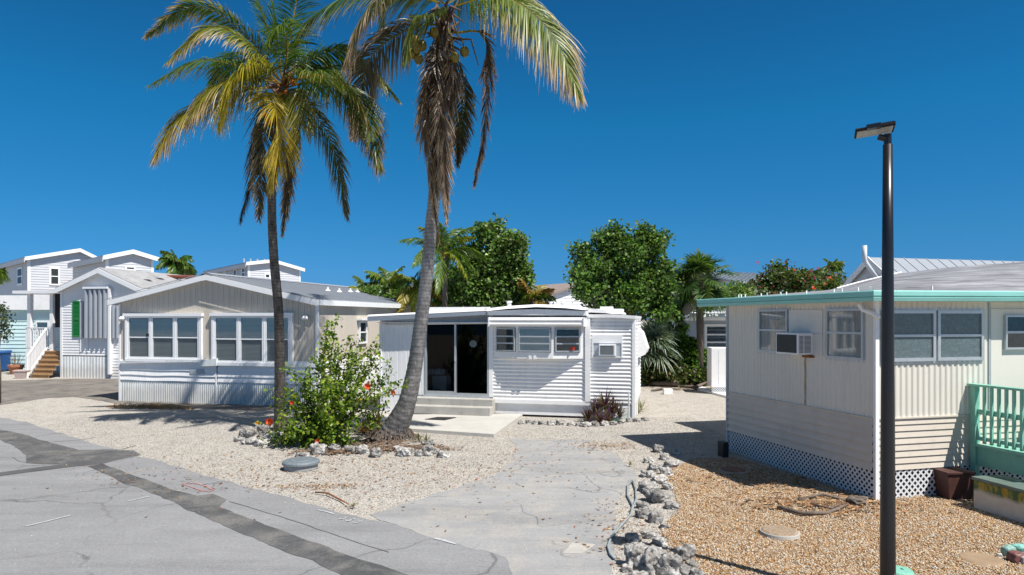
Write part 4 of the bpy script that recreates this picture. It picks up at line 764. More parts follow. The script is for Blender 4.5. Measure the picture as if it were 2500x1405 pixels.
zc = .46; b = MB(); b.box(0, .5, -1.5, 0, 0, zc-.05); b.build('body', s_.m, chh, bevel=.006); b = MB(); b.box(-.02, .52, -1.52, .02, zc-.045, zc); b.build('lid', paint('grey_green_lid', (.12, .17, .15), .5, .3, 5, (.25, .20, .05), .5), chh, bevel=.006)
cb = rfm.loc(2318, 1222); b = MB(); b.hexa([(-.0, 0, 0), (.36, 0, 0), (.36, .30, 0), (0, .30, 0), (-.05, -.03, .40), (.38, -.03, .40), (.38, .34, .40), (-.05, .34, .40)])
tubm = paint('dark_red_brown_tub', (.085, .035, .028), .6, .35, 7, (.03, .02, .02), .6); tb_ = empty('wooden_tub', tuple(rfm.world(cb[0], cb[1])), A2-10, 'dark reddish brown square tub between the lattice and the painted chest', 'tub'); b.build('body', tubm, tb_, bevel=.006)
b = MB(); mbox(b, front(-.03), -.06, .39, -.40, .02, .40, .425); b.build('lid', tubm, tb_)
# small block at the far corner of the cream house
c1 = rfm.loc(1768, 1118); b = MB(); b.box(-.02, .10, 0, .2, 0, .30); o = b.build('dark_block', M['blackplastic']); o.location = rfm.world(c1[0], c1[1]); o.rotation_euler = (0, 0, R(A2)); tag(o, 'small black box on the ground at the far corner of the cream house', 'box')
# ================================================================== lamp post
pb_ = Vector((3.59, 6.56, 0)); lp = empty('street_lamp', tuple(pb_), 0, 'tall black lamp post with flat square head in front of the cream house', 'street lamp')
b = MB(); zz = [0, .3, 2.0, 3.4, 4.42]; b.tube([(0.02, 0, z) for z in zz], [.071, .0695, .060, .050, .042], 20); b.build('pole', M['black'], lp, smooth=True)
b = MB(); b.tube([(.02, 0, 4.40), (.02, 0, 4.52)], .034, 12); b.tube([(0.02, 0, 4.47), (-.06, .02, 4.50)], .03, 8); b.build('bracket', M['black'], lp)
def tilt(o): o.location = (-.085, .0, 4.56); o.rotation_euler = (R(-3), R(-5), R(-24)); return o
b = MB(); b.box(-.19, .15, -.13, .13, -.014, .012); M['matblack'] = paint('matt_black', (.010, .010, .012), .7, .2, 3, spec=.2); hd = tilt(b.build('head', M['matblack'], lp, bevel=.006))
b = MB(); b.box(.0, .15, -.12, .12, .012, .024)
for i in range(8): b.box(.01+i*.017, .016+i*.017, -.10, .11, .032, .038)
b.build('driver_housing', M['matblack'], hd, bevel=.004)
b = MB(); b.box(-.175, .13, -.105, .105, -.019, -.013); b.build('lens', paint('grey_led_lens', (.30, .30, .27), .3, .15, 30), hd)
b = MB(); b.box(-.10, .02, -.20, -.13, -.03, .01); b.build('sensor', M['black'], hd)
b = MB(); b.box(-.13, .17, -.15, .15, 0, .02); b.build('base_plate', M['black'], lp, bevel=.004)
b = MB(); b.tube([(.09, -.02, 3.03), (.096, -.025, 3.03)], .006, 8); b.box(.04, .055, -.062, -.055, .25, .32); b.build('access_cover', M['alu_dull'], lp)
# ground bits of the right yard
def disc(name, px, py, r, h, m, label, cat, sq=1.0, rim_=None):
    c = G(px, py); o = empty(name, tuple(c), rnd.uniform(0, 360), label, cat); b = MB(); b.tube([(0, 0, .0), (0, 0, h)], [r, r*.97], 32); b.build('rim', M[rim_ or m], o, bevel=.006); b = MB(); b.tube([(0, 0, h), (0, 0, h+.018)], [r*.93, r*.80], 32); b.build('lid', m if not isinstance(m, str) else M[m], o, bevel=.005); return o
disc('septic_cover', 1903, 1306, .245, .05, paint('pebble_coated_lid', (.34, .25, .17), .9, .5, 28, (.46, .40, .32), .8, bump=.5), 'round pebble coated cover with grey rim sunk in the tan pebbles', 'utility cover', rim_='step')
disc('septic_cover', 2395, 1368, .25, .006, paint('tan_plastic', (.30, .21, .13), .8, .2, 12, (.25, .18, .12), .6), 'round tan cover almost buried in pebbles at the right edge', 'utility cover', rim_='step')
disc('septic_cover', 1790, 1150, .25, .02, paint('rust_red_cover', (.20, .10, .07), .8, .2, 12), 'round reddish brown cover in the shade of the cream house', 'utility cover', rim_='step')
gc = G(2195, 1398); b = MB(); b.tube([(0, 0, 0), (0, 0, .035)], [.15, .13], 20); b.tube([(.04, 0, .035), (.04, 0, .05)], .02, 8); o = b.build('valve_box', M['mint'], bevel=.006); o.location = gc; tag(o, 'round mint green valve lid at the foot of the lamp post', 'valve lid')
gc = G(735, 1145); o = empty('manhole_riser', tuple(gc), 12, 'grey plastic septic lid standing proud of the white gravel before the palm bed', 'utility cover')
b = MB(); b.tube([(0, 0, 0), (0, 0, .10)], .30, 36); b.build('rim', paint('grey_ring', (.30, .31, .31), .6, .1, 6, (.42, .38, .32), .4), o, bevel=.01); b = MB(); b.tube([(0, 0, .10), (0, 0, .14), (0, 0, .165)], [.335, .33, .30], 36); b.tube([(0, 0, .165), (0, 0, .18)], [.22, .18], 36); b.build('lid', paint('slate_grey_lid', (.15, .18, .20), .5, .1, 6, (.32, .32, .32), .5), o, bevel=.006)
hb = MB(); hp = [(1543, 1178), (1532, 1190), (1532, 1215), (1545, 1240), (1540, 1262), (1515, 1290), (1492, 1318), (1484, 1340), (1490, 1360), (1500, 1370)]
hb.tube([tuple(G(*p)+Vector((0, 0, .03))) for p in hp], .016, 8); o = hb.build('garden_hose', M['hose'], smooth=True); tag(o, 'grey hose curling along the coral rock border by the driveway', 'hose')
hb = MB(); hp = [(1545, 1180), (1552, 1200), (1553, 1225), (1545, 1245)]; hb.tube([tuple(G(*p)+Vector((0, 0, .03))) for p in hp], .016, 8); o = hb.build('garden_hose', M['hose'], smooth=True); tag(o, 'short grey hose loop beside the upper rocks of the driveway border', 'hose')
# ================================================================== houses behind
def gable_block(name, label, o, deg, px0, d_, spec):
    pass
def two_storey(label, corner_px, d, a, eave_py, peak, right_eave, Lc, wins, swins, group=None):
    o = P(corner_px, 900, d); f = Frame((o.x, o.y), a); e = empty('two_storey_house', (o.x, o.y, 0), a, label, 'house', group)
    ze = P(corner_px, eave_py, d).z; xr_, zp = f.xz(*peak); W, _ = f.xz(*right_eave); zeR = f.xz(*right_eave)[1]; zeR = min(zeR, ze+.1)
    cl0 = lambda z: 0 if z < ze else xr_*(z-ze)/(zp-ze); cl1 = lambda z: W if z < zeR else W-(W-xr_)*(z-zeR)/(zp-zeR)
    b = MB(); panel_h(b, front(0), cl0, cl1, 0, ze, 'lap', .22, .03); panel_h(b, front(0), cl0, cl1, ze, zp, 'lap', .22, .03); panel_h(b, left(0), 0, Lc, 0, ze, 'lap', .22, .03); b.quad((W, 0, 0), (W, Lc, 0), (W, Lc, zeR), (W, 0, zeR)); b.build('wall', M['greyside'], e)
    b = MB(); oh = .35
    for xa, za, xb, zb in ((-oh, ze-oh*(zp-ze)/xr_, xr_, zp), (xr_, zp, W+oh, zeR-oh*(zp-zeR)/(W-xr_))): b.hexa([(xa, -oh, za+.05), (xb, -oh, zb+.05), (xb, Lc, zb+.05), (xa, Lc, za+.05), (xa, -oh, za+.2), (xb, -oh, zb+.2), (xb, Lc, zb+.2), (xa, Lc, za+.2)])
    b.build('roof', M['greymetal'], e)
    b = MB()
    for xa, za, xb, zb in ((-oh, ze-oh*(zp-ze)/xr_, xr_, zp), (xr_, zp, W+oh, zeR-oh*(zp-zeR)/(W-xr_))): b.hexa([(xa, -oh-.06, za-.12), (xb, -oh-.06, zb-.12), (xb, -oh-.003, zb-.12), (xa, -oh-.003, za-.12), (xa, -oh-.06, za+.21), (xb, -oh-.06, zb+.21), (xb, -oh-.003, zb+.21), (xa, -oh-.003, za+.21)])
    b.build('fascia', M['white_clean'], e); b = MB(); b.box(-oh-.05, -oh, -oh, Lc, ze-.35, ze+.02); b.build('gutter', M['greyside'], e)
    strip(e, 'corner_trim', 'white_clean', (-.1, .12, -.02, .05, 0, ze), (W-.15, W+.02, 0, .05, 0, zeR))
    for (pa, pb, ya, yb_) in wins:
        s0, z0 = f.xz(pa, yb_); s1, z1 = f.xz(pb, ya); window(e, front(-.03), s0, s1, z0, z1, rails=(.5,), fw=.14, d=.06, behind='curtain', gm='glass_side')
    for (pa, pb, ya, yb_) in swins:
        s1, z0 = f.yz(pa, yb_); s0, z1 = f.yz(pb, ya); window(e, left(-.03), s0, s1, z0, z1, rails=(.5,), fw=.16, d=.06, behind='curtain', gm='glass_side')
    return e, f
two_storey('pale grey two storey house at the far left with gable and tall narrow side windows', 70, 60, 46, 632, (193, 613), (246, 630), 13, [(120, 146, 654, 697)], [(44, 56, 652, 698), (8, 18, 645, 686)])
two_storey('second pale grey two storey house rising behind the worn shingle roof', 261, 52, 46, 629, (321, 617), (374, 633), 9.5, [(304, 331, 650, 668)], [])
eC, fC = two_storey('distant grey two storey house seen above the beige roof beside the palm trunk', 607, 68, 38, 645, (664, 639), (733, 659), 16, [(645, 660, 668, 690)], [(591, 600, 652, 680), (571, 579, 656, 690), (547, 554, 660, 672), (527, 533, 664, 676)])
for i in range(5):
    x_, z_ = fC.xz(620, 640, 2+i*2.4); b = MB(); b.tube([(3.0, 2+i*2.4, z_-.4), (3.0, 2+i*2.4, z_+.35)], .10, 8); b.build('roof_vent', M['alu_dull'], eC)
# pale aqua sided home behind the porch
o = G(-260, 905); f = Frame((o.x, o.y), -2); e = empty('aqua_house', (o.x, o.y, 0), -2, 'pale aqua sided home with white awning band behind the porch of the tall house', 'house')
x1 = f.xz(175, 850)[0]; zA, zB, zC = f.xz(60, 757)[1], f.xz(60, 752)[1], f.xz(60, 722)[1]
b = MB(); panel_h(b, front(0), 0, x1, 0, zA, 'lap', .20, .03); b.quad((x1, 0, 0), (x1, 8, 0), (x1, 8, zA), (x1, 0, zA)); b.build('siding', M['aquaside'], e)
b = MB(); b.box(-.2, x1+.2, -.25, 8, zA, zC); b.build('roof_band', M['white'], e); s0 = f.xz(89, 800)[0]; s1 = f.xz(122, 800)[0]; window(e, front(-.03), s0, s1, f.xz(90, 810)[1], f.xz(90, 784)[1], rails=(), fw=.08, behind='blind')
# white home with brown shingles between the trees
o = P(1350, 900, 46); f = Frame((o.x, o.y), 30); e = empty('shingle_house', (o.x, o.y, 0), 30, 'white sided house with brown shingle roof between the two big leafy trees', 'house')
ze = f.xz(1350, 719)[1]; xr_, zp = f.xz(1425, 694); b = MB(); panel_h(b, front(0), lambda z: max(0, xr_*(z-ze)/(zp-ze)), lambda z: 2*xr_-max(0, xr_*(z-ze)/(zp-ze)), 0, zp, 'lap', .2, .03); b.quad((0, 0, 0), (0, 12, 0), (0, 12, ze), (0, 0, ze)); b.build('wall', M['white_side'], e)
b = MB(); b.hexa([(-.3, -.3, ze-.08), (xr_, -.3, zp+.02), (xr_, 12, zp+.02), (-.3, 12, ze-.08), (-.3, -.3, ze+.05), (xr_, -.3, zp+.16), (xr_, 12, zp+.16), (-.3, 12, ze+.05)]); b.hexa([(xr_, -.3, zp+.02), (2*xr_+.3, -.3, ze-.08), (2*xr_+.3, 12, ze-.08), (xr_, 12, zp+.02), (xr_, -.3, zp+.16), (2*xr_+.3, -.3, ze+.05), (2*xr_+.3, 12, ze+.05), (xr_, 12, zp+.16)]); b.build('roof', paint('brown_shingle', (.27, .22, .19), .9, .2, 9), e)
# metal roofed white house behind the bougainvillea
o = P(1895, 900, 44); f = Frame((o.x, o.y), 24); e = empty('metal_roof_house', (o.x, o.y, 0), 24, 'white walled house with pale metal roof half hidden by pink flowering vines', 'house')
ze = f.xz(1895, 694)[1]; ridge0 = f.xz(1868, 672, 0); zp = f.xz(1868, 671, 3.2)[1]; b = MB(); b.box(-3.0, 1.2, .4, 9, 0, ze-.1); b.build('wall', M['white_side'], e)
b = MB(); b.hexa([(-3.4, -.1, ze-.05), (1.6, -.1, ze-.05), (1.6, 3.5, zp), (-3.4, 3.5, zp), (-3.4, -.1, ze+.06), (1.6, -.1, ze+.06), (1.6, 3.5, zp+.1), (-3.4, 3.5, zp+.1)])
for i in range(10): x_ = -3.3+i*.5; b.hexa([(x_, -.1, ze+.06), (x_+.06, -.1, ze+.06), (x_+.06, 3.5, zp+.1), (x_, 3.5, zp+.1), (x_, -.1, ze+.12), (x_+.06, -.1, ze+.12), (x_+.06, 3.5, zp+.16), (x_, 3.5, zp+.16)])
b.hexa([(-3.4, 3.5, zp), (1.6, 3.5, zp), (1.6, 9, ze), (-3.4, 9, ze), (-3.4, 3.5, zp+.1), (1.6, 3.5, zp+.1), (1.6, 9, ze+.1), (-3.4, 9, ze+.1)]); b.build('roof', M['lightmetal'], e)
# standing seam gable behind the cream house
o = P(2120, 900, 19.5); f = Frame((o.x, o.y), A2); e = empty('seam_roof_house', (o.x, o.y, 0), A2, 'house with standing seam metal gable roof rising behind the cream mobile home', 'house')
zr_ = f.xz(2121, 633)[1]; hw = 1.9; zE = zr_-hw*.78
b = MB(); b.hexa([(0, -hw, zE), (9, -hw, zE), (9, 0, zr_), (0, 0, zr_), (0, -hw, zE+.05), (9, -hw, zE+.05), (9, 0, zr_+.05), (0, 0, zr_+.05)]); b.hexa([(0, 0, zr_), (9, 0, zr_), (9, hw, zE), (0, hw, zE), (0, 0, zr_+.05), (9, 0, zr_+.05), (9, hw, zE+.05), (0, hw, zE+.05)])
b.build('roof', M['lightmetal'], e); b = MB()
for i in range(23): x_ = .02+i*.4; b.hexa([(x_, -hw, zE+.05), (x_+.03, -hw, zE+.05), (x_+.03, 0, zr_+.05), (x_, 0, zr_+.05), (x_, -hw, zE+.07), (x_+.03, -hw, zE+.07), (x_+.03, 0, zr_+.07), (x_, 0, zr_+.07)])
b.build('standing_seams', M['greymetal'], e); b = MB(); b.add([(.12, -hw, 0), (.12, hw, 0), (.12, hw, zE), (.12, 0, zr_), (.12, -hw, zE)], [(0, 1, 2, 3, 4)]); b.quad((.12, -hw, 0), (9, -hw, 0), (9, -hw, zE), (.12, -hw, zE)); b.build('wall', M['greyside'], e)
b = MB()
for sg in (-1, 1): b.hexa([(-.04, sg*hw, zE-.12), (0, sg*hw, zE-.12), (0, 0, zr_-.12), (-.04, 0, zr_-.12), (-.04, sg*hw, zE+.07), (0, sg*hw, zE+.07), (0, 0, zr_+.07), (-.04, 0, zr_+.07)])
b.build('rake_trim', M['white'], e)
# blue grey home with louvre window (between the shrubs and the cream house)
o = G(1706, 925); f = Frame((o.x, o.y), 2); e = empty('blue_grey_house', (o.x, o.y, 0), 2, 'blue grey sided home with thick white roof edge and tall louvre window', 'house')
Xf = lambda px, y=0: f.xz(px, 850, y)[0]; Zf = lambda py, y=0: f.xz(1740, py, y)[1]
b = MB(); panel_h(b, front(0), 0, 6, 0, Zf(783), 'lap', .17, .025); panel_h(b, left(0), 0, 2.4, 0, Zf(783), 'lap', .17, .025); panel_h(b, front(2.4), Xf(1648, 2.4), 0, 0, Zf(775, 2.4), 'lap', .17, .025); b.quad((Xf(1648, 2.4), 2.4, 0), (Xf(1648, 2.4), 8, 0), (Xf(1648, 2.4), 8, 3), (Xf(1648, 2.4), 2.4, 3)); b.build('siding', M['blueside'], e)
b = MB(); b.prism_x([(-.7, Zf(783, -.7)), (-.76, Zf(775, -.7)), (-.7, Zf(767, -.7)), (-.2, Zf(765, -.7)), (6, Zf(758, -.7)), (6, Zf(783, -.7))], Xf(1684, -.7), 6.2); b.build('roof_edge', M['white'], e, bevel=.02)
b = MB(); b.box(Xf(1652, 2.2), Xf(1684, 2.2)+.4, 2.1, 8, Zf(778, 2.2), Zf(760, 2.2)); b.build('rear_roof', M['white'], e, bevel=.03)
strip(e, 'corner_post', 'white', (Xf(1705), Xf(1712), .02, .10, 0, Zf(783))); b = MB(); b.tube([(Xf(1709), -.2, Zf(784)), (Xf(1709), -.2, Zf(789)), (Xf(1709), -.14, Zf(800)), (Xf(1709), -.14, .1)], .05, 8); b.build('downspout', M['white'], e)
window(e, front(0), Xf(1719), Xf(1719)+1.9, Zf(893), Zf(792), rails=(.18, .38, .57, .78), fw=.11, d=.07, fm='white_clean', gm='glass_side', behind='curtain', name='louvre_window')
ds = P(1690, 752, 29.0); e = empty('satellite_dish', tuple(ds), 0, 'dark grey satellite dish tilted on the white roof edge', 'satellite dish'); b = MB(); rr = [(0, 0), (.15, .012), (.30, .05), (.42, .10), (.44, .11), (.42, .085), (.28, .03), (0, -.02)]
nS = 24; b.add([(r*math.cos(2*math.pi*k/nS), r*math.sin(2*math.pi*k/nS)*.92, h) for r, h in rr for k in range(nS)], [(i*nS+k, i*nS+(k+1) % nS, (i+1)*nS+(k+1) % nS, (i+1)*nS+k) for i in range(len(rr)-1) for k in range(nS)])
dd_ = b.build('reflector', M['alu_dull'], e, smooth=True); dd_.rotation_euler = (R(-42), R(-38), 0); dd_.data.materials[0] = paint('dark_grey_dish', (.13, .135, .14), .5, .1, 4)
b = MB(); b.tube([(.05, .05, -.05), (.12, .1, -.55)], .03, 8); b.tube([(0, -.1, 0), (-.15, -.45, .18)], .015, 6); b.build('mast', M['alu_dull'], e)
# white utility cabinet with lattice base and kerb
o = G(1737, 963); f = Frame((o.x, o.y), -6); e = empty('utility_cabinet', (o.x, o.y, 0), -6, 'tall white cabinet on a lattice base beside the cream house', 'cabinet'); zc = f.xz(1750, 850)[1]; b = MB(); b.box(0, 1.9, 0, .9, .25, zc); b.build('body', M['white'], e, bevel=.01); b = MB(); lattice(b, front(0), 0, 1.9, 0, .25, .06, .022); b.build('lattice_base', M['lattice'], e); b = MB(); b.quad((0, .05, 0), (1.9, .05, 0), (1.9, .05, .26), (0, .05, .26)); b.build('dark_base', M['soffit'], e)
strip(e, 'door_seam', 'alu_dull', (.24, .25, 0, .004, .35, zc-.1))
q = [G(*p) for p in ((1684, 948), (1700, 946), (1790, 968), (1790, 977))]; b = MB(); b.prism_z([(p.x, p.y) for p in q], 0, .08); o = b.build('kerb', M['white']); tag(o, 'white painted kerb strip below the lattice based cabinet', 'kerb')
c = G(1630, 963); b = MB(); b.box(-.16, .16, -.12, .12, 0, .20); o = b.build('white_block', M['white'], bevel=.01); o.location = c; tag(o, 'white block lying on the gravel near the driftwood log', 'block')
b = MB(); pts = [G(*p)+Vector((0, 0, z)) for p, z in (((1562, 940), .10), ((1600, 944), .12), ((1650, 946), .15), ((1690, 940), .22), ((1738, 934), .28))]; b.tube(pts, [.05, .09, .12, .14, .10], 10); b.tube([G(1660, 950)+Vector((0, 0, .1)), G(1700, 953)+Vector((0, 0, .12)), G(1725, 946)+Vector((0, 0, .2))], [.05, .07, .04], 8); o = b.build('driftwood_log', M['driftwood'], smooth=True); tag(o, 'long weathered tree log lying on the gravel behind the white block', 'log')
b = MB(); pts = [G(*p)+Vector((0, 0, .06)) for p in ((1590, 958), (1625, 952), (1660, 955))]; b.tube(pts, [.03, .05, .02], 8); o = b.build('dead_branch', M['driftwood'], smooth=True); tag(o, 'thin dead branch in front of the big log', 'branch')
# bins, pots and post at the far left
def bin_(name, px, py, m, lm, label, w=.62, h=1.05, deg=0):
    c = G(px, py); e = empty(name, tuple(c), deg, label, 'bin'); b = MB(); a = w*.40; t_ = w*.5; b.hexa([(-a, -a, .1), (a, -a, .1), (a, a, .1), (-a, a, .1), (-t_, -t_*1.1, h-.08), (t_, -t_*1.1, h-.08), (t_, t_*1.1, h-.08), (-t_, t_*1.1, h-.08)]); b.build('body', M[m], e, bevel=.02)
    b = MB(); b.hexa([(-t_-.04, -t_*1.1-.05, h-.08), (t_+.04, -t_*1.1-.05, h-.08), (t_+.04, t_*1.1+.05, h-.08), (-t_-.04, t_*1.1+.05, h-.08), (-t_, -t_*1.1, h+.0), (t_, -t_*1.1, h), (t_, t_*1.1, h+.05), (-t_, t_*1.1, h+.05)]); b.build('lid', M[lm], e, bevel=.015)
    for sx in (-a, a-.05): b = MB(); b.tube([(sx, a, .1), (sx+.05, a, .1)], .1, 14); b.build('wheel', M['blackplastic'], e)
    return e
eb = bin_('wheelie_bin', 2, 908, 'blue', 'blue', 'blue wheelie bin numbered 36 cut by the left edge of the view'); cu = bpy.data.curves.new('bin_number', 'FONT'); cu.body = '36'; cu.size = .34; cu.extrude = .004; to = bpy.data.objects.new('bin_number', cu); col.objects.link(to)
dg = C.evaluated_depsgraph_get(); me = bpy.data.meshes.new_from_object(to.evaluated_get(dg)); bpy.data.objects.remove(to); me.materials.clear(); me.materials.append(M['white_clean']); to = bpy.data.objects.new('bin_number', me); col.objects.link(to); to.parent = eb; to.location = (-.12, -.345, .62); to.rotation_euler = (R(86), 0, 0)
bin_('wheelie_bin', 36, 904, 'darkbin', 'darkbin', 'dark wheelie bin behind the clay pot at the left', .66, 1.0, 8)
c = G(39, 914); e = empty('flower_pot', tuple(c), 0, 'large terracotta pot with a dry plant in front of the dark bin', 'flower pot'); b = MB(); b.tube([(0, 0, 0), (0, 0, .34), (0, 0, .36), (0, 0, .46)], [.22, .31, .35, .36], 20); b.build('pot', M['terracotta'], e, smooth=False)
b = MB()
for i in range(22): a = rnd.uniform(0, 6.3); r_ = rnd.uniform(.1, .4); b.tube([(0.1*math.cos(a), .1*math.sin(a), .42), (r_*.7*math.cos(a), r_*.7*math.sin(a), .75), (r_*math.cos(a), r_*math.sin(a), .9+rnd.uniform(0, .25))], [.01, .007, .003], 4)
b.build('dry_stems', M['driftwood'], e)
c = G(55, 924); e = empty('planter_box', tuple(c), 4, 'square pinkish cast stone planter beside the wooden porch steps', 'planter'); b = MB(); b.hexa([(-.2, -.2, 0), (.2, -.2, 0), (.2, .2, 0), (-.2, .2, 0), (-.25, -.25, .34), (.25, -.25, .34), (.25, .25, .34), (-.25, .25, .34)]); b.build('body', M['pinkstone'], e, bevel=.01); b = MB(); b.box(-.27, .27, -.27, .27, .32, .38); b.build('rim', M['pinkstone'], e, bevel=.01)
c = G(44, 905); b = MB(); b.tube([(0, 0, 0), (-.05, 0, 1.45)], .02, 8); o = b.build('marker_post', M['rust']); o.location = c; tag(o, 'thin reddish marker rod in front of the aqua siding', 'rod')
# ================================================================== vegetation
def nrm(a): return a/np.maximum(np.linalg.norm(a, axis=-1, keepdims=True), 1e-9)
class Leaves:
    def __init__(s): s.V = []; s.F = []; s.C = []; s.n = 0
    def quads(s, V, C):                       # V (n,4,3) C (n,3) or (n,4,3)
        n = len(V); s.V.append(V.reshape(-1, 3)); s.F.append(np.arange(n*4).reshape(n, 4)+s.n); s.n += n*4
        s.C.append(np.repeat(C, 4, 0) if C.ndim == 2 else C.reshape(-1, 3))
    def strips(s, P_, W, C):                  # P_ (n,k,3) centre lines, W (n,k,3) half widths, C (n,k,3)
        n, k, _ = P_.shape; V = np.stack([P_-W, P_+W], 2).reshape(n, 2*k, 3); CC = np.repeat(C, 2, 1)
        base = np.array([(2*i, 2*i+1, 2*i+3, 2*i+2) for i in range(k-1)]); Fq = (base[None]+(np.arange(n)*2*k)[:, None, None]).reshape(-1, 4)+s.n
        s.V.append(V.reshape(-1, 3)); s.F.append(Fq); s.C.append(CC.reshape(-1, 3)); s.n += n*2*k
    def build(s, name, m, parent=None, **kw): return npmesh(name, np.concatenate(s.V), np.concatenate(s.F), m, parent, np.concatenate(s.C), **kw)
def leafquads(pos, size, up=.35, out=None, asp=.45, fold=True):
    n = len(pos); d = rng.normal(size=(n, 3)); d[:, 2] -= .25
    if out is not None: d += out*.9
    d = nrm(d); nn = rng.normal(size=(n, 3)); nn[:, 2] += up*3; nn = nrm(nn); w = nrm(np.cross(d, nn)); L = (size*rng.uniform(.6, 1.3, n))[:, None]
    a = pos; b = pos+d*L*.5+w*L*asp; c = pos+d*L; e = pos+d*L*.5-w*L*asp; return np.stack([a, b, c, e], 1)
def pal(cols, n, wts=None): return np.array(cols)[rng.choice(len(cols), n, p=wts)]*rng.uniform(.8, 1.2, (n, 1))
TINT = []
def blob_cloud(blobs, clumps, per, cr):
    pts, outs = [], []; TINT.clear()
    for (cx, cy, cz, rx, ry, rz, wt) in blobs:
        m = max(3, int(clumps*wt)); d = nrm(rng.normal(size=(m, 3))); r = rng.uniform(.3, 1, m)**.4; c = d*r[:, None]*np.array([rx, ry, rz])+np.array([cx, cy, cz])
        k = per; q = np.clip(rng.normal(size=(m, k, 3)), -1.5, 1.5)*cr*rng.uniform(.5, 1.35, (m, 1, 1))*np.array([1, 1, .75]); pts.append((c[:, None]+q).reshape(-1, 3)); outs.append(np.repeat(d, k, 0)); TINT.append(np.repeat(rng.uniform(.62, 1.30, (m, 1)), k, 0))
    return np.concatenate(pts), np.concatenate(outs)
def wblobs(specs, d, ydepth=.8):              # picture ellipses (px, py, rx, ry, weight, depth offset) to world ellipsoids
    out = []
    for sp in specs:
        px, py, rx, ry, wt = sp[:5]; dd = d+(sp[5] if len(sp) > 5 else 0); p = P(px, py, dd); s = dd/F; out.append((p.x, p.y, p.z, rx*s, max(rx, ry)*s*ydepth, ry*s, wt))
    return out
mbark = paint('grey_brown_bark', (.16, .13, .10), .9, .35, 9, (.06, .05, .04), .5, bump=.6)
def broadleaf(label, base_px, d, specs, clumps, per, cr, leaf, cols, wts=None, name='leafy_tree', cat='tree', trunk=True, extra=None, up=.35):
    b0 = P(base_px, 900, d); e = empty(name, (b0.x, b0.y, 0), 0, label, cat); bl = wblobs(specs, d); off = np.array([b0.x, b0.y, 0])
    pos, out = blob_cloud(bl, clumps, per, cr); k = pos[:, 2] > .05; pos = pos[k]-off; out = out[k]; tn = np.concatenate(TINT)[k]; L = Leaves(); L.quads(leafquads(pos, leaf, up, out), pal(cols, len(pos), wts)*tn); 
    if extra:                                  # a second colour of leaf or flower sitting at the outer shell
        ecols, en, es = extra; i = rng.integers(0, len(pos), en); q = pos[i]*1.0+out[i]*.12; L.quads(leafquads(q, es, up, out[i]), pal(ecols, en))
    L.build('crown', M['leaf'], e)
    if trunk:
        b = MB(); top = max(bl, key=lambda q: q[6]); tz = top[2]-top[5]*.3; b.tube([(0, 0, 0), (.05, 0, tz*.4), (-.05, .03, tz*.8)], [.16, .13, .10], 8)
        for (cx, cy, cz, rx, ry, rz, wt) in bl: b.tube([(0, 0, tz*.5), ((cx-b0.x)*.5, (cy-b0.y)*.5, (tz*.6+cz)/2), (cx-b0.x, cy-b0.y, cz)], [.08, .06, .02], 6)
        b.build('trunk', mbark, e, smooth=True)
    return e
GREEN = [(.09, .17, .032), (.12, .23, .04), (.06, .125, .026), (.19, .31, .06), (.10, .19, .04), (.17, .20, .08)]
# big leafy trees behind the trailer
def ragged(core, n, seed, kx, ky):           # little lobes round an outline
    rs = random.Random(seed); out = []
    for (px, py, rx, ry, wt) in core:
        out.append((px, py, rx, ry, wt))
        for i in range(n): a = rs.uniform(0, 6.28); f = rs.uniform(.85, 1.12); out.append((px+rx*f*math.cos(a), py+ry*f*math.sin(a)*.95, rs.uniform(8, 20)*kx, rs.uniform(7, 15)*ky, .10, rs.uniform(-.8, .4)))
    return out
broadleaf('large glossy green tree behind the vents of the white mobile home', 1190, 29, ragged([(1192, 602, 34, 46, .35), (1160, 660, 46, 40, .45), (1232, 650, 38, 50, .5), (1190, 705, 78, 36, .7), (1250, 705, 24, 36, .2), (1245, 605, 18, 22, .12), (1125, 700, 30, 32, .25), (1180, 742, 80, 18, .3)], 6, 3, 1, 1)+[(1268, 596, 8, 10, .04), (1208, 553, 14, 12, .08)], 105, 44, .24, .15, GREEN)
broadleaf('broad rounded green tree between the brown roof and the fan palms', 1510, 27, ragged([(1510, 612, 36, 32, .30), (1442, 668, 30, 36, .34), (1530, 662, 52, 46, .55), (1500, 722, 84, 30, .7), (1590, 700, 36, 44, .38), (1585, 605, 14, 12, .08)], 6, 5, 1, 1)+[(1408, 608, 9, 9, .04), (1478, 585, 18, 18, .10), (1500, 562, 14, 12, .09), (1558, 566, 22, 12, .10), (1595, 583, 18, 9, .07), (1619, 580, 6, 5, .03), (1430, 618, 18, 14, .08), (1605, 755, 34, 22, .25), (1620, 650, 16, 18, .09), (1460, 770, 40, 14, .15)], 120, 44, .21, .13, [(.07, .15, .028), (.10, .21, .035), (.045, .105, .022), (.16, .28, .05), (.12, .16, .05)])
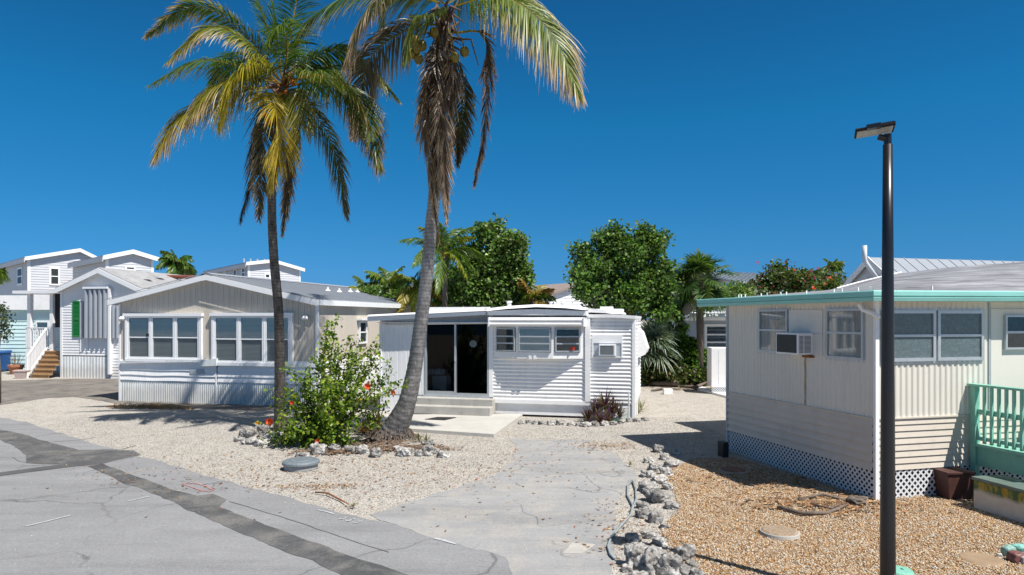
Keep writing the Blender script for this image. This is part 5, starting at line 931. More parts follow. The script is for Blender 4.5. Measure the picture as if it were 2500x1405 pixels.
# feather palm fronds ------------------------------------------------------
def frond(L, ctrl, Lmax, n, cb, ct, droop=.8, a0=62, a1=18, wl=.045, ctip=None, side=None, lift=.0, r0=.028, crach=(.30, .24, .05), roll=None):
    c = [np.array(p, float) for p in ctrl]
    if len(c) == 3: bez = lambda t: ((1-t)**2)[:, None]*c[0]+(2*t*(1-t))[:, None]*c[1]+(t**2)[:, None]*c[2]
    else:
        cc = [2*c[0]-c[1]]+c+[2*c[-1]-c[-2]+np.array([0, 0, -.15])]; ks = np.cumsum([0]+[np.linalg.norm(c[i+1]-c[i]) for i in range(3)]); ks = ks/ks[-1]
        def bez(t):
            k = np.clip(np.searchsorted(ks, t, side='right')-1, 0, 2); f = ((t-ks[k])/(ks[k+1]-ks[k]))[:, None]; A = np.array(cc); p0, p1_, p2_, p3 = A[k], A[k+1], A[k+2], A[k+3]
            return .5*((2*p1_)+(-p0+p2_)*f+(2*p0-5*p1_+4*p2_-p3)*f*f+(-p0+3*p1_-3*p2_+p3)*f**3)
    tt = np.linspace(0, 1, 22); R_ = bez(tt); T = nrm(np.gradient(R_, axis=0)); zz_ = np.array([0, 0, 1.0]); S = np.cross(T, zz_); bad = np.linalg.norm(S, axis=1) < .12
    S[bad] = S[bad]*.3+np.array([.9, .35, 0]) if side is None else np.array(side, float)
    S = nrm(S); 
    if side is not None: S = nrm(S*.25+np.array(side, float))
    for _ in range(3): S[1:-1] = nrm(S[:-2]+S[1:-1]*2+S[2:])
    rl = math.radians(rng.choice([-1, 1])*rng.uniform(22, 48) if roll is None else roll); U = nrm(np.cross(S, T)); S = S*math.cos(rl)+U*math.sin(rl); U = nrm(np.cross(S, T)); rr = (r0*(1-tt*.85))[:, None]; cr_ = np.tile(np.array(crach), (22, 1))*(1-.2*tt[:, None])
    L.strips(R_[None], (S*rr)[None], cr_[None]); L.strips(R_[None], (U*rr*.8)[None], cr_[None]*.9)
    t = np.linspace(.13, .995, n)**1.0
    for sg in (-1, 1):
        tj = np.clip(t+rng.uniform(-.006, .006, n), 0, 1); Bp = bez(tj); Ti = np.stack([np.interp(tj, tt, T[:, k]) for k in range(3)], 1); Si = np.stack([np.interp(tj, tt, S[:, k]) for k in range(3)], 1); Ui = np.stack([np.interp(tj, tt, U[:, k]) for k in range(3)], 1)
        ang = np.radians(a0+(a1-a0)*tj**1.3+rng.uniform(-7, 7, n)); d = Ti*np.cos(ang)[:, None]+sg*Si*np.sin(ang)[:, None]+Ui*(lift+rng.uniform(-.18, .18, (n, 1))); d = nrm(d)
        LL = Lmax*(np.minimum(1, .35+tj*3.2)*np.minimum(1, .12+(1-tj)*2.1)**.7)*rng.uniform(.82, 1.1, n); k = 6; s = np.linspace(0, 1, k)
        dr = droop*rng.uniform(.75, 1.25, n); Q = Bp[:, None]+d[:, None]*(LL[:, None]*s*(1-.28*np.minimum(dr, 1.6)[:, None]*s))[..., None]; Q[:, :, 2] -= (LL*dr)[:, None]*s**2.0*.62
        Q += rng.normal(size=(n, 1, 3))*(s**2)[None, :, None]*.03
        tang = nrm(np.gradient(Q, axis=1)); Wd = nrm(np.cross(tang, np.repeat((Ui+rng.normal(size=(n, 3))*.35)[:, None], k, 1)))
        wp = np.array([.5, 1, 1, .85, .55, .05])*wl*.5; W = Wd*wp[None, :, None]
        f = (tj[:, None]*.45+s[None]*.55)[..., None]; base = np.array(cb)*(1-f)+np.array(ct)*f
        if ctip is not None: g = np.clip((s[None]+tj[:, None]*.35+rng.uniform(-.15, .15, (n, 1))-.72)*3, 0, 1)[..., None]; base = base*(1-g)+np.array(ctip)*g
        L.strips(Q, W, base*rng.uniform(.75, 1.25, (n, 1, 1)))
GA, GB, GY, GT = (.05, .115, .016), (.125, .19, .022), (.42, .30, .02), (.50, .38, .22)
DRY, DRY2, DARK = (.16, .10, .06), (.40, .29, .19), (.05, .05, .03)
def ringbark(name, c1, c2, sc_=7.0, soft=0):
    t = NT(name); sp_ = t.n("ShaderNodeSeparateXYZ"); t.l(t.co, sp_.inputs[0]); z = t.math('ADD', t.math('MULTIPLY', sp_.outputs['Z'], sc_), t.math('MULTIPLY', t.noise(2.5, 4), 1.3)); fr = t.math('FRACT', z)
    ring = t.ramp(fr, [(0, .60), (.10, .72), (.3, 1.0), (.8, .95), (1, .72)]); n1 = t.noise(9, 7, .7, stretch=(1, 1, .5)); b_ = t.ramp(n1, [(.3, c1), (.68, c2)])
    t.col(t.mix(1.0, b_, ring, 'MULTIPLY')); t.rough(.9, .15); t.bump(t.math('ADD', fr, t.math('MULTIPLY', n1, .8)), .8, .03); return t.m
def trunk(e, pts, rad, m, name='trunk', rings=.085, amp=.03):
    pts = [Vector(p) for p in pts]; N = 150; seg = []
    for i in range(N+1):
        t = i/N*(len(pts)-1); k = min(int(t), len(pts)-2); f = t-k; p0 = pts[max(k-1, 0)]; p1 = pts[k]; p2 = pts[k+1]; p3 = pts[min(k+2, len(pts)-1)]
        q = .5*((2*p1)+(-p0+p2)*f+(2*p0-5*p1+4*p2-p3)*f*f+(-p0+3*p1-3*p2+p3)*f**3); r = rad[k]*(1-f)+rad[k+1]*f; seg.append((q, r*(1+amp*(rnd.random()-.5)+(.035 if i % 3 == 0 else 0))))
    b = MB(); b.tube([s[0] for s in seg], [s[1] for s in seg], 18); return b.build(name, m, e, smooth=True)
def Pd(px, py, d, o): v = P(px, py, d); return (v.x-o.x, v.y-o.y, v.z-o.z)
def nuts(e, spots, d, o, r, m, name='coconut'):
    for (px, py) in spots:
        p = Vector(Pd(px, py, d+rnd.uniform(-.15, .1), o)); b = MB(); rr = [0, .55, .9, 1, .9, .6, 0.05]; zz2 = [-1.25, -1.0, -.5, 0, .5, .95, 1.2]; b.tube([(p.x, p.y, p.z+z*r) for z in zz2], [max(q*r, .004) for q in rr], 10); b.build(name, m, e, smooth=True)
# ---- left upright coconut palm
d1 = 16.7; o1 = G(688, 1053); o1 = Vector(((684-CX)/F*d1, d1, 0)); e1 = empty('coconut_palm', tuple(o1), 0, 'upright coconut palm with yellowing fronds in front of the beige house', 'palm tree', 'coconut palms by the rock bed')
trunk(e1, [Pd(688, 1056, d1, o1), Pd(684, 1010, d1, o1), Pd(683, 900, d1, o1), Pd(680, 760, d1, o1), Pd(668, 620, d1, o1), Pd(664, 480, d1, o1), Pd(674, 340, d1, o1), Pd(688, 215, d1, o1)], [.19, .14, .122, .112, .105, .10, .105, .11], ringbark('dark_palm_bark', (.045, .038, .033), (.21, .185, .165), 13))
FR1 = [ # control px/py/depth offset, leaflet length, leaflets, base col, tip col, droop, tip brown
 ([(688, 200, 0), (600, 85, -.3), (480, 16, -.6), (357, 88, -.6)], .52, 75, GA, GB, .55, GT), ([(688, 200, 0), (605, 105, -.8), (510, 68, -1.2), (412, 150, -1.3)], .6, 70, GA, (.30, .27, .02), .8, GT),
 ([(685, 205, 0), (590, 162, .4), (480, 150, .8), (366, 208, .9)], .55, 75, GA, GB, .85, (.20, .18, .06)), ([(685, 215, 0), (590, 222, -.4), (450, 275, -.8), (375, 385, -1.0)], .82, 80, (.10, .13, .012), GY, 1.0, GT),
 ([(685, 205, -.1), (620, 160, -1.0), (570, 190, -1.5), (535, 305, -1.7)], .85, 70, (.16, .20, .015), (.45, .36, .02), .9, (.45, .36, .05)), ([(690, 195, 0), (672, 60, .2), (650, -60, .3), (600, -190, .3)], .8, 60, GA, GB, .5, None),
 ([(692, 195, 0), (715, 50, .3), (740, -60, .5), (800, -200, .5)], .8, 60, (.02, .065, .012), GA, .5, None), ([(690, 195, 0), (640, 30, -.3), (600, -60, -.5), (540, -130, -.6)], .8, 60, GA, GB, .6, None),
 ([(697, 205, 0), (780, 168, .5), (890, 165, .9), (970, 240, 1.0)], .68, 75, (.03, .09, .015), GB, .8, (.30, .27, .05)),
 ([(697, 215, 0), (780, 200, -.7), (880, 250, -1.2), (928, 412, -1.4)], .75, 75, (.03, .08, .012), (.12, .16, .02), .9, (.22, .15, .07)), ([(697, 220, 0), (740, 250, .6), (810, 350, .9), (849, 530, 1.0)], .62, 70, (.03, .07, .012), (.12, .13, .02), .8, (.2, .14, .07)),
 ([(690, 225, -.1), (670, 250, -1.1), (685, 330, -1.2), (664, 455, -1.0)], .72, 75, (.20, .18, .02), (.48, .34, .02), .7, (.50, .38, .06)), ([(686, 225, 0), (640, 260, .5), (622, 400, .6), (588, 535, .6)], .6, 65, DARK, (.06, .07, .025), .6, DRY),
 ([(695, 225, 0), (718, 300, .4), (705, 430, .4), (690, 570, .3)], .42, 60, DRY, (.10, .08, .06), .4, DRY2), ([(688, 225, 0), (655, 290, -.3), (640, 400, -.4), (632, 535, -.3)], .5, 60, (.08, .07, .03), (.12, .09, .05), .5, DRY2),
 ([(692, 215, 0), (720, 240, -.9), (735, 300, -1.1), (720, 360, -1.2)], .6, 50, (.06, .10, .02), (.25, .2, .03), .8, None), ([(690, 200, 0), (740, 140, .8), (800, 150, 1.2), (850, 230, 1.4)], .7, 55, GA, (.05, .11, .02), .8, None), ([(688, 200, 0), (630, 150, .8), (560, 150, 1.2), (510, 230, 1.4)], .7, 55, GA, (.06, .12, .02), .8, None), ([(697, 210, 0), (765, 185, -.9), (850, 215, -1.5), (905, 310, -1.7)], .75, 70, (.06, .12, .016), (.16, .19, .025), .9, (.25, .2, .07)), ([(697, 200, 0), (770, 140, .3), (845, 125, .6), (905, 175, .7)], .65, 65, GA, GB, .8, None), ([(688, 205, 0), (610, 190, -.6), (520, 215, -1.0), (455, 300, -1.2)], .7, 65, (.10, .14, .015), (.36, .28, .02), .9, GT), ([(690, 200, 0), (700, 120, -1.0), (690, 60, -1.8), (650, 110, -2.4)], .7, 55, GA, GB, .8, None)]
for ctrl, ll, n, cb, ct, dr, tp in FR1:
    L = Leaves(); frond(L, [Pd(px, py, d1+dy, o1) for px, py, dy in ctrl], ll*(1.22 if cb not in (DRY, DARK) else 1.4), int(n*2.3), cb, ct, dr*.85, ctip=tp, crach=(.36, .25, .05), wl=.025, **({'a0': 30, 'a1': 8} if cb in (DRY, DARK) else {})); L.build('frond', M['palmleaf'], e1)
nuts(e1, [(708, 185), (716, 200), (700, 230), (722, 240), (715, 262), (702, 268), (650, 285), (656, 298), (712, 280)], d1-.25, o1, .085, M['orange'])
b = MB()
for i in range(26): a = rnd.uniform(0, 6.28); z = rnd.uniform(-.5, .25); p = Vector(Pd(690, 205, d1, o1)); h = Vector((math.cos(a), math.sin(a), 0)); b.tube([p+Vector((0, 0, z-.25)), p+h*.16+Vector((0, 0, z)), p+h*rnd.uniform(.3, .55)+Vector((0, 0, z+rnd.uniform(-.25, .25)))], [.05, .035, .01], 5)
b.build('frond_boots', paint('orange_fibre', (.26, .12, .045), .9, .4, 14, (.08, .05, .03), .5), e1, smooth=True)
# ---- leaning coconut palm in front
d2 = 15.6; o2 = Vector(((960-CX)/F*15.75, 15.75, 0)); e2 = empty('coconut_palm', tuple(o2), 0, 'leaning coconut palm with curved grey trunk, green nuts and dead brown fronds hanging down', 'palm tree', 'coconut palms by the rock bed')
trunk(e2, [Pd(953, 1088, 15.7, o2), Pd(962, 1055, 15.7, o2), Pd(993, 985, d2, o2), Pd(1012, 900, d2, o2), Pd(1026, 800, d2, o2), Pd(1040, 690, d2, o2), Pd(1052, 560, d2, o2), Pd(1066, 420, d2, o2), Pd(1077, 250, d2, o2), Pd(1085, 60, d2, o2)], [.42, .31, .205, .17, .155, .145, .14, .14, .145, .15], ringbark('grey_palm_bark', (.17, .16, .155), (.42, .40, .385), 12))
FR2 = [
 ([(1095, 20, 0), (1230, -8, -.8), (1345, 80, -1.4), (1414, 232, -1.6)], 1.05, 95, (.12, .19, .03), (.26, .28, .06), .95, (.52, .38, .22)), ([(1075, 10, 0), (965, -28, -1.2), (890, 40, -1.9), (843, 160, -2.1)], .85, 85, (.13, .18, .04), (.30, .26, .12), .85, (.52, .36, .27)),
 ([(1070, 5, 0), (900, -22, .2), (760, 45, .6), (697, 165, .8)], .85, 85, (.03, .09, .02), (.07, .14, .03), .8, (.2, .18, .08)), ([(1075, 60, 0), (1000, 70, .3), (900, 150, .6), (862, 330, .7)], .78, 80, (.07, .075, .035), (.16, .115, .07), .85, (.36, .26, .19)),
 ([(1080, 130, -.1), (1035, 230, -.6), (1050, 420, -.5), (1072, 590, -.35)], .55, 85, DRY, (.26, .175, .11), .35, DRY2), ([(1085, 130, -.1), (1080, 280, -.7), (1085, 400, -.6), (1090, 540, -.4)], .48, 80, (.13, .085, .055), (.24, .165, .11), .3, (.42, .32, .23)),
 ([(1075, 120, 0), (1050, 230, -.4), (1060, 330, -.45), (1066, 470, -.4)], .50, 75, (.09, .06, .04), (.20, .13, .085), .3, DRY2), ([(1105, 80, 0), (1185, 95, -.2), (1185, 300, -.3), (1158, 452, -.3)], .42, 80, (.10, .065, .05), (.20, .13, .10), .45, (.46, .33, .26)),
 ([(1100, 110, 0), (1125, 170, .3), (1128, 280, .3), (1118, 400, .3)], .5, 65, (.08, .09, .03), (.13, .10, .05), .5, DRY), ([(1092, 50, 0), (1108, 170, -.5), (1102, 290, -.45), (1100, 400, -.35)], .50, 70, (.10, .065, .045), (.17, .115, .08), .3, DRY2), ([(1078, 70, 0), (1058, 160, -.5), (1062, 280, -.5), (1070, 400, -.4)], .50, 70, (.08, .052, .038), (.15, .10, .07), .3, DRY2), ([(1082, 20, 0), (1050, 40, -.9), (1010, 60, -1.3), (985, 150, -1.5)], .6, 60, (.10, .16, .03), (.20, .22, .05), .9, None),
 ([(1090, 10, 0), (1150, -20, 1.0), (1250, -40, 1.6), (1290, 70, 1.8)], .9, 70, (.06, .12, .02), (.16, .20, .04), .8, None), ([(1085, 0, 0), (1060, -160, 0), (1000, -300, 0), (900, -340, 0)], .85, 60, GA, GB, .6, None), ([(1085, 0, 0), (1120, -170, 0), (1180, -300, -.3), (1290, -320, -.4)], .85, 60, GA, GB, .6, None),
 ([(1085, 0, 0), (1020, -120, -1), (900, -200, -2), (760, -140, -2.6)], .85, 65, GA, GB, .7, None), ([(1085, 0, 0), (1170, -120, -1.4), (1280, -160, -2.6), (1380, -60, -3.2)], .85, 65, GA, GB, .7, None), ([(1085, 0, 0), (1080, -90, 1.6), (1060, -120, 3.0), (1050, -20, 3.8)], .85, 60, GA, GB, .7, None), ([(1085, 10, 0), (1040, -20, 1.3), (950, -20, 2.2), (930, 90, 2.7)], .8, 65, (.04, .10, .02), GB, .8, None)]
for ctrl, ll, n, cb, ct, dr, tp in FR2:
    L = Leaves(); frond(L, [Pd(px, py, d2+dy, o2) for px, py, dy in ctrl], ll*(1.12 if cb[0]<cb[1] or cb[1]>.085 else 1.35), int(n*2.3), cb, ct, dr*.9, ctip=tp, wl=.026, r0=.03, **({'a0': 28, 'a1': 7} if cb[0]>cb[1] else {})); L.build('frond', M['palmleaf'], e2)
nuts(e2, [(1006, 132), (1018, 118), (1022, 145), (1014, 100), (1031, 112), (1134, 127), (1110, 140), (1060, 80)], d2-.55, o2, .105, M['coco'])
b = MB()
for i in range(80): a = rnd.uniform(0, 6.28); z = rnd.uniform(-1.7, .4); p = Vector(Pd(1084, 60, d2, o2)); h = Vector((math.cos(a), math.sin(a), 0)); b.tube([p+Vector((0, 0, z-.3)), p+h*.2+Vector((0, 0, z)), p+h*rnd.uniform(.3, .6)+Vector((0, 0, z+rnd.uniform(-.5, .3)))], [.06, .04, .008], 5)
b.build('frond_boots', paint('brown_fibre', (.13, .08, .055), .9, .4, 14, (.05, .035, .03), .5), e2, smooth=True)
b = MB(); p = Vector(Pd(1110, 95, d2-.1, o2)); q = Vector(Pd(1150, 97, d2-.2, o2)); r_ = Vector(Pd(1168, 160, d2-.25, o2)); b.tube([p, q, r_], [.03, .025, .012], 6); b.build('fruit_stalk', M['driftwood'], e2, smooth=True); b = MB(); b.tube([Vector(Pd(1060, 80, d2, o2)), Vector(Pd(1030, 80, d2-.4, o2)), Vector(Pd(1016, 115, d2-.55, o2))], [.025, .02, .012], 6); b.build('fruit_stalk', M['driftwood'], e2, smooth=True); b = MB(); b.tube([Vector(Pd(1100, 90, d2, o2)), Vector(Pd(1128, 95, d2-.4, o2)), Vector(Pd(1134, 125, d2-.55, o2))], [.025, .02, .012], 6); b.build('fruit_stalk', M['driftwood'], e2, smooth=True)
b = MB()
for i in range(160):
    a = rnd.uniform(0, 6.28); c0 = Vector(Pd(958, 1080, 15.7, o2)); h = Vector((math.cos(a), math.sin(a), 0)); r0_ = rnd.uniform(.36, .42); b.tube([c0+h*r0_+Vector((0, 0, rnd.uniform(.06, .26)-c0.z)), c0+h*(r0_+.12)+Vector((0, 0, .05-c0.z)), c0+h*(r0_+rnd.uniform(.15, .4))+Vector((0, 0, -.02-c0.z))], [.012, .01, .006], 4)
b.build('root_mass', paint('brown_roots', (.13, .10, .08), .95, .3, 14), e2)
# ---- palms behind
def feather_palm(label, px, py, d, n, length, ll, cols, name='palm_tree', tr=.12, elev=(-25, 75), leaf_n=38, seed=0, grp=None, base_py=None, dz=.6, wl=.05):
    rs = random.Random(seed); c = P(px, py, d); e = empty(name, (c.x, c.y, 0), 0, label, 'palm tree', grp)
    for i in range(n):
        az = 2*math.pi*(i/n)+rs.uniform(-.3, .3); el = R(rs.uniform(*elev)); h = np.array([math.cos(az), math.sin(az), 0]); Ln = length*rs.uniform(.8, 1.1); z = np.array([0, 0, 1.0]); o = np.array([0, 0, c.z]); p1 = o+(h*math.cos(el)+z*math.sin(el))*Ln*.45; p2 = o+h*Ln*(.35+.5*math.cos(el))+z*(math.sin(el)*Ln*.9-dz*Ln*.8*(.4+.6*math.cos(el)))
        L = Leaves(); cb, ct = cols[i % len(cols)]; frond(L, [o, p1, p2], ll, leaf_n, cb, ct, .7, wl=wl, r0=.02); L.build('frond', M['palmleaf'], e)
    b = MB(); b.tube([(0, 0, 0), (.03, 0, c.z*.5), (0, 0, c.z)], [tr*1.2, tr, tr], 10); b.build('trunk', mbark, e, smooth=True); return e
YG = (.30, .30, .03)
feather_palm('feathery coconut palm seen behind the leaning trunk', 1085, 628, 27, 17, 2.5, .55, [(GA, GB), (GA, (.12, .20, .03)), (GB, YG), (GA, GB)], seed=3, elev=(-10, 80), leaf_n=42, dz=.85)
feather_palm('yellow green palm clump drooping beside the leaning trunk', 1010, 700, 28, 12, 1.7, .5, [(GB, YG), (GA, GB), ((.2, .2, .02), (.40, .30, .05))], seed=5, elev=(-10, 70), dz=1.2)
feather_palm('bushy areca palm just above the far end of the beige roof', 950, 700, 30, 16, 1.7, .5, [(GA, GB), (GB, (.16, .24, .03)), (GA, (.05, .12, .02))], seed=8, elev=(0, 80), name='areca_palm')
feather_palm('small areca palm at the far left end of the palm clump', 895, 712, 31, 12, 1.2, .4, [(GA, GB), (GB, YG), ((.12, .12, .02), (.3, .2, .05))], seed=9, elev=(5, 80), name='areca_palm')
feather_palm('orange tinged palm low behind the roof of the white mobile home', 1300, 735, 28, 14, 1.3, .45, [((.12, .12, .02), (.40, .22, .05)), (GA, GB), ((.16, .16, .02), (.34, .26, .05))], seed=12, elev=(5, 80), name='areca_palm')
feather_palm('distant cabbage palm between the two far grey houses', 430, 640, 46, 22, 1.6, .55, [(GA, (.05, .12, .02)), (GB, (.10, .17, .03)), (GA, GB)], seed=14, elev=(-35, 75), leaf_n=26, wl=.09)
feather_palm('small distant palm above the pink flowering vines', 2032, 652, 44, 14, 1.0, .4, [(GA, GB), (GB, (.12, .18, .03))], seed=15, elev=(-10, 80), leaf_n=24)
feather_palm('palm tree mostly beyond the left edge of the view', -20, 660, 40, 16, 1.0, .6, [(GA, GB), (GB, (.12, .17, .02))], seed=16, elev=(-50, 70), leaf_n=26)
feather_palm('green palm spreading under the far end of the pink vines', 1960, 690, 38, 12, 1.5, .5, [(GA, GB), (GB, (.16, .22, .03))], seed=17, elev=(0, 70), leaf_n=30)
def fan_palm(label, px, py, d, n, R_, cols, pet, seed=0, elev=(-40, 80), name='fan_palm', nb=30, tr=.14, wseg=.05):
    rs = np.random.default_rng(seed); c = P(px, py, d); e = empty(name, (c.x, c.y, 0), 0, label, 'palm tree')
    for i in range(n):
        az = rs.uniform(0, 6.28); el = math.radians(rs.uniform(*elev)); h = np.array([math.cos(az)*math.cos(el), math.sin(az)*math.cos(el), math.sin(el)]); o = np.array([0, 0, c.z]); hub = o+h*pet*rs.uniform(.7, 1.15); hub[2] -= .1
        fwd = nrm(h+np.array([0, 0, -.35])); sd_ = nrm(np.cross(fwd, np.array([0, 0, 1.0])+rs.normal(size=3)*.2)); up_ = np.cross(sd_, fwd); L = Leaves(); k = 5; s = np.linspace(0, 1, k); an = np.linspace(-2.2, 2.2, nb)+rs.uniform(-.03, .03, nb)
        D = np.cos(an)[:, None]*fwd+np.sin(an)[:, None]*sd_; LL = R_*(.72+.28*np.cos(an*.6))*rs.uniform(.85, 1.1, nb); Q = hub+D[:, None]*(LL[:, None]*s)[..., None]+up_*((np.abs(np.sin(an))*.25)[:, None]*s*LL[:, None])[..., None]; Q[:, :, 2] -= (LL*rs.uniform(.15, .55, nb))[:, None]*s**2.5
        W = nrm(np.cross(D, up_))[:, None]*(np.array([.25, .8, 1, .7, .05])*wseg*.5)[None, :, None]; cb = np.array(cols[i % len(cols)]); C_ = cb*rs.uniform(.75, 1.25, (nb, 1, 1))*np.linspace(.9, 1.15, k)[None, :, None]; L.strips(Q, W, C_)
        T_ = np.linspace(0, 1, 5)[:, None]; pl = o*(1-T_)+hub*T_; L.strips(pl[None], np.tile(sd_*.016, (1, 5, 1)), np.tile(np.array([.16, .18, .04]), (1, 5, 1))); L.build('fan_leaf', M['palmleaf'], e)
    b = MB(); b.tube([(0, 0, 0), (.02, 0, c.z*.5), (0, 0, c.z)], [tr*1.1, tr, tr*1.2], 10); b.build('trunk', mbark, e, smooth=True); return e
fan_palm('tall fan palm with spiky crown right of the rounded green tree', 1708, 688, 28, 42, .85, [(.04, .09, .02), (.07, .13, .03), (.12, .17, .04), (.03, .07, .015)], .85, 4, (-35, 85), wseg=.06)
fan_palm('silvery fan palm with grey green leaves at the corner of the white mobile home', 1590, 845, 28.2, 38, 1.0, [(.26, .34, .27), (.36, .43, .37), (.15, .21, .14), (.22, .27, .18)], .62, 6, (-45, 80), name='silver_palm', wseg=.05, tr=.1)
# ---- shrubs
broadleaf('rounded bright green shrub in front of the blue grey house', 1680, 28.4, [(1678, 860, 30, 34, 1.0), (1650, 882, 30, 32, .6), (1703, 885, 22, 32, .6), (1668, 835, 20, 14, .3), (1680, 905, 40, 18, .5)], 75, 44, .12, .12, [(.05, .13, .015), (.10, .22, .02), (.16, .28, .03), (.03, .08, .012)], name='shrub', cat='shrub', trunk=False, up=.1)
broadleaf('low tangled undergrowth at the foot of the silvery fan palm', 1610, 28, [(1595, 905, 38, 28, 1.0), (1650, 915, 55, 20, 1.0), (1580, 868, 22, 34, .8), (1612, 875, 34, 28, .7, .5), (1700, 920, 24, 14, .4)], 85, 46, .16, .13, [(.05, .10, .02), (.10, .15, .03), (.16, .12, .06), (.03, .06, .015)], name='undergrowth', cat='undergrowth', trunk=False, up=.1)
broadleaf('pink flowering bougainvillea climbing behind the aqua gutter', 1850, 33, [(1850, 710, 60, 22, .6), (1920, 690, 70, 34, 1.0), (1985, 700, 60, 35, .8), (1900, 665, 25, 20, .25), (2030, 700, 28, 28, .35), (1800, 715, 30, 16, .3)], 75, 30, .22, .15, [(.04, .09, .02), (.07, .13, .025), (.12, .12, .05), (.10, .16, .03)], name='bougainvillea', cat='flowering shrub', extra=([(.38, .05, .12), (.32, .05, .10), (.42, .09, .10)], 430, .15), trunk=False)
broadleaf('orange red flowering shrub at the right end of the bougainvillea', 2030, 31, [(2035, 705, 22, 16, .6), (2010, 715, 18, 12, .3)], 40, 24, .14, .13, [(.06, .12, .02), (.1, .16, .03)], name='flowering_shrub', cat='flowering shrub', extra=([(.6, .08, .03), (.5, .12, .05)], 70, .15), trunk=False)
broadleaf('dense green hedge filling the gap below the fan palm crown', 1740, 30, [(1700, 735, 60, 22, .7), (1770, 720, 60, 24, .7), (1650, 745, 40, 26, .4), (1640, 790, 36, 30, .5)], 60, 36, .18, .14, GREEN, name='hedge', cat='hedge', trunk=False)
broadleaf('green shrub mass below the palms behind the beige roof', 970, 29.5, [(930, 730, 60, 22, .7), (1000, 735, 60, 24, .7), (1060, 735, 50, 26, .6)], 55, 34, .2, .15, GREEN, name='hedge', cat='hedge', trunk=False)
broadleaf('wispy grey green tree reaching in from the left edge', -12, 22, [(0, 770, 16, 22, .5), (4, 812, 14, 18, .4)], 40, 14, .12, .09, [(.08, .11, .06), (.14, .17, .10), (.06, .09, .05)], name='shrub', cat='shrub', up=.1)
# prickly pear beside the undergrowth
c = G(1572, 938); e = empty('prickly_pear', (c.x, c.y, 0), 0, 'small light green prickly pear pads beside the corner of the white mobile home', 'cactus'); mc = paint('cactus_green', (.16, .30, .06), .5, .15, 8)
for (px, py, w_, h_, ro_) in ((1574, 908, .09, .14, 0), (1562, 898, .10, .13, 55), (1584, 897, .08, .13, -50), (1572, 923, .08, .15, 5)):
    p = P(px, py, c.y-.9); b = MB(); b.tube([(p.x-c.x+math.sin(R(-ro_))*h_*k, -.9+.0*k, p.z+math.cos(R(ro_))*h_*k) for k in (-1, -.6, 0, .6, 1)], [.01, w_*.8, w_, w_*.85, .01], 8); b.build('pad', mc, e, smooth=True)
# ================================================================== hibiscus, spiky plants, rocks
def stems_bush(name, label, cat, base, tips, d, cols, leaf, per, stem_r=.012, flowers=(), seed=1, spread=.18, sub=3):
    rs = random.Random(seed); bp = P(base[0], base[1], d); o = G(base[0], base[1]); e = empty(name, tuple(o), 0, label, cat); b = MB(); pos, outs = [], []
    for (px, py, dy) in tips:
        t0 = P(px, py, o.y+dy)-o
        for s_ in range(sub):
            t = t0+Vector((rs.gauss(0, spread), rs.gauss(0, spread*1.4), rs.gauss(0, spread*.7))) if s_ else t0; t.z = max(t.z, .12)
            b0 = Vector((rs.uniform(-.2, .2), rs.uniform(-.15, .15), 0)); m1 = b0.lerp(t, .45)+Vector((rs.gauss(0, .06), rs.gauss(0, .06), .12*t.length)); pts = []
            for i in range(7): f = i/6; pts.append(b0*(1-f)**2+m1*2*f*(1-f)+t*f*f)
            b.tube(pts, [stem_r*(1-.75*i/6) for i in range(7)], 5)
            n = int(per*(.6+.5*t.length)); f = np.sqrt(rng.uniform(.06, 1.0, n))[:, None]; B0, M1, T = (np.array(v) for v in (b0, m1, t)); q = B0*(1-f)**2+M1*2*f*(1-f)+T*f*f
            rad = .05+.10*np.exp(-((f-.92)**2)/.01)+.05*(1-f); dd = nrm(rng.normal(size=(n, 3))+np.array([0, 0, .25])); pos.append(q+dd*rad*rng.uniform(.3, 1, (n, 1))); outs.append(dd)
    pos = np.concatenate(pos); outs = np.concatenate(outs); k = pos[:, 2] > .04; pos, outs = pos[k], outs[k]; L = Leaves(); L.quads(leafquads(pos, leaf, .5, outs, asp=.36), pal(cols, len(pos))); L.build('foliage', M['leaf'], e); b.build('stems', mbark, e, smooth=True)
    for (px, py, dy, r_, c_) in flowers:
        p = P(px, py, o.y+dy)-o; L = Leaves(); n = 5; Q = []
        for i in range(n):
            a = i*1.2566+rs.uniform(-.2, .2); out = np.array([math.cos(a), -.75, math.sin(a)]); out = out/np.linalg.norm(out); sd_ = np.cross(out, [0, 1, 0]); sd_ /= np.linalg.norm(sd_); pp = np.array(p); Q.append([pp, pp+out*r_*.75+sd_*r_*.5, pp+out*r_*1.15, pp+out*r_*.75-sd_*r_*.5])
        L.quads(np.array(Q), pal([c_], n)); L.build('flower', M['leaf'], e)
    return e
HB = [(.09, .175, .015), (.14, .245, .02), (.22, .31, .028), (.055, .115, .012), (.28, .34, .04)]
tips = [(801, 790, .0), (815, 815, .2), (775, 868, -.3), (830, 850, .3), (722, 905, -.2), (745, 925, -.5), (860, 835, .3), (872, 860, .4), (893, 848, .2), (925, 842, .4), (915, 880, .1), (958, 905, .2), (963, 945, -.1), (945, 990, -.2), (700, 945, -.3), (683, 975, -.4), (690, 1010, -.6), (720, 985, -.6), (760, 960, -.6), (800, 930, -.5), (840, 940, -.5), (875, 925, -.3), (850, 985, -.7), (790, 990, -.8), (900, 965, -.2), (740, 1030, -.8), (700, 1050, -.6), (770, 1050, -.9), (820, 1040, -.9), (870, 1030, -.6), (715, 1080, -.5), (760, 1095, -.7), (800, 1085, -.7), (690, 1075, -.3), (830, 900, .2), (780, 905, .1), (675, 1035, -.4), (860, 1075, -.5), (730, 1100, -.5), (700, 1092, -.4)]
RO = (.75, .085, .03)
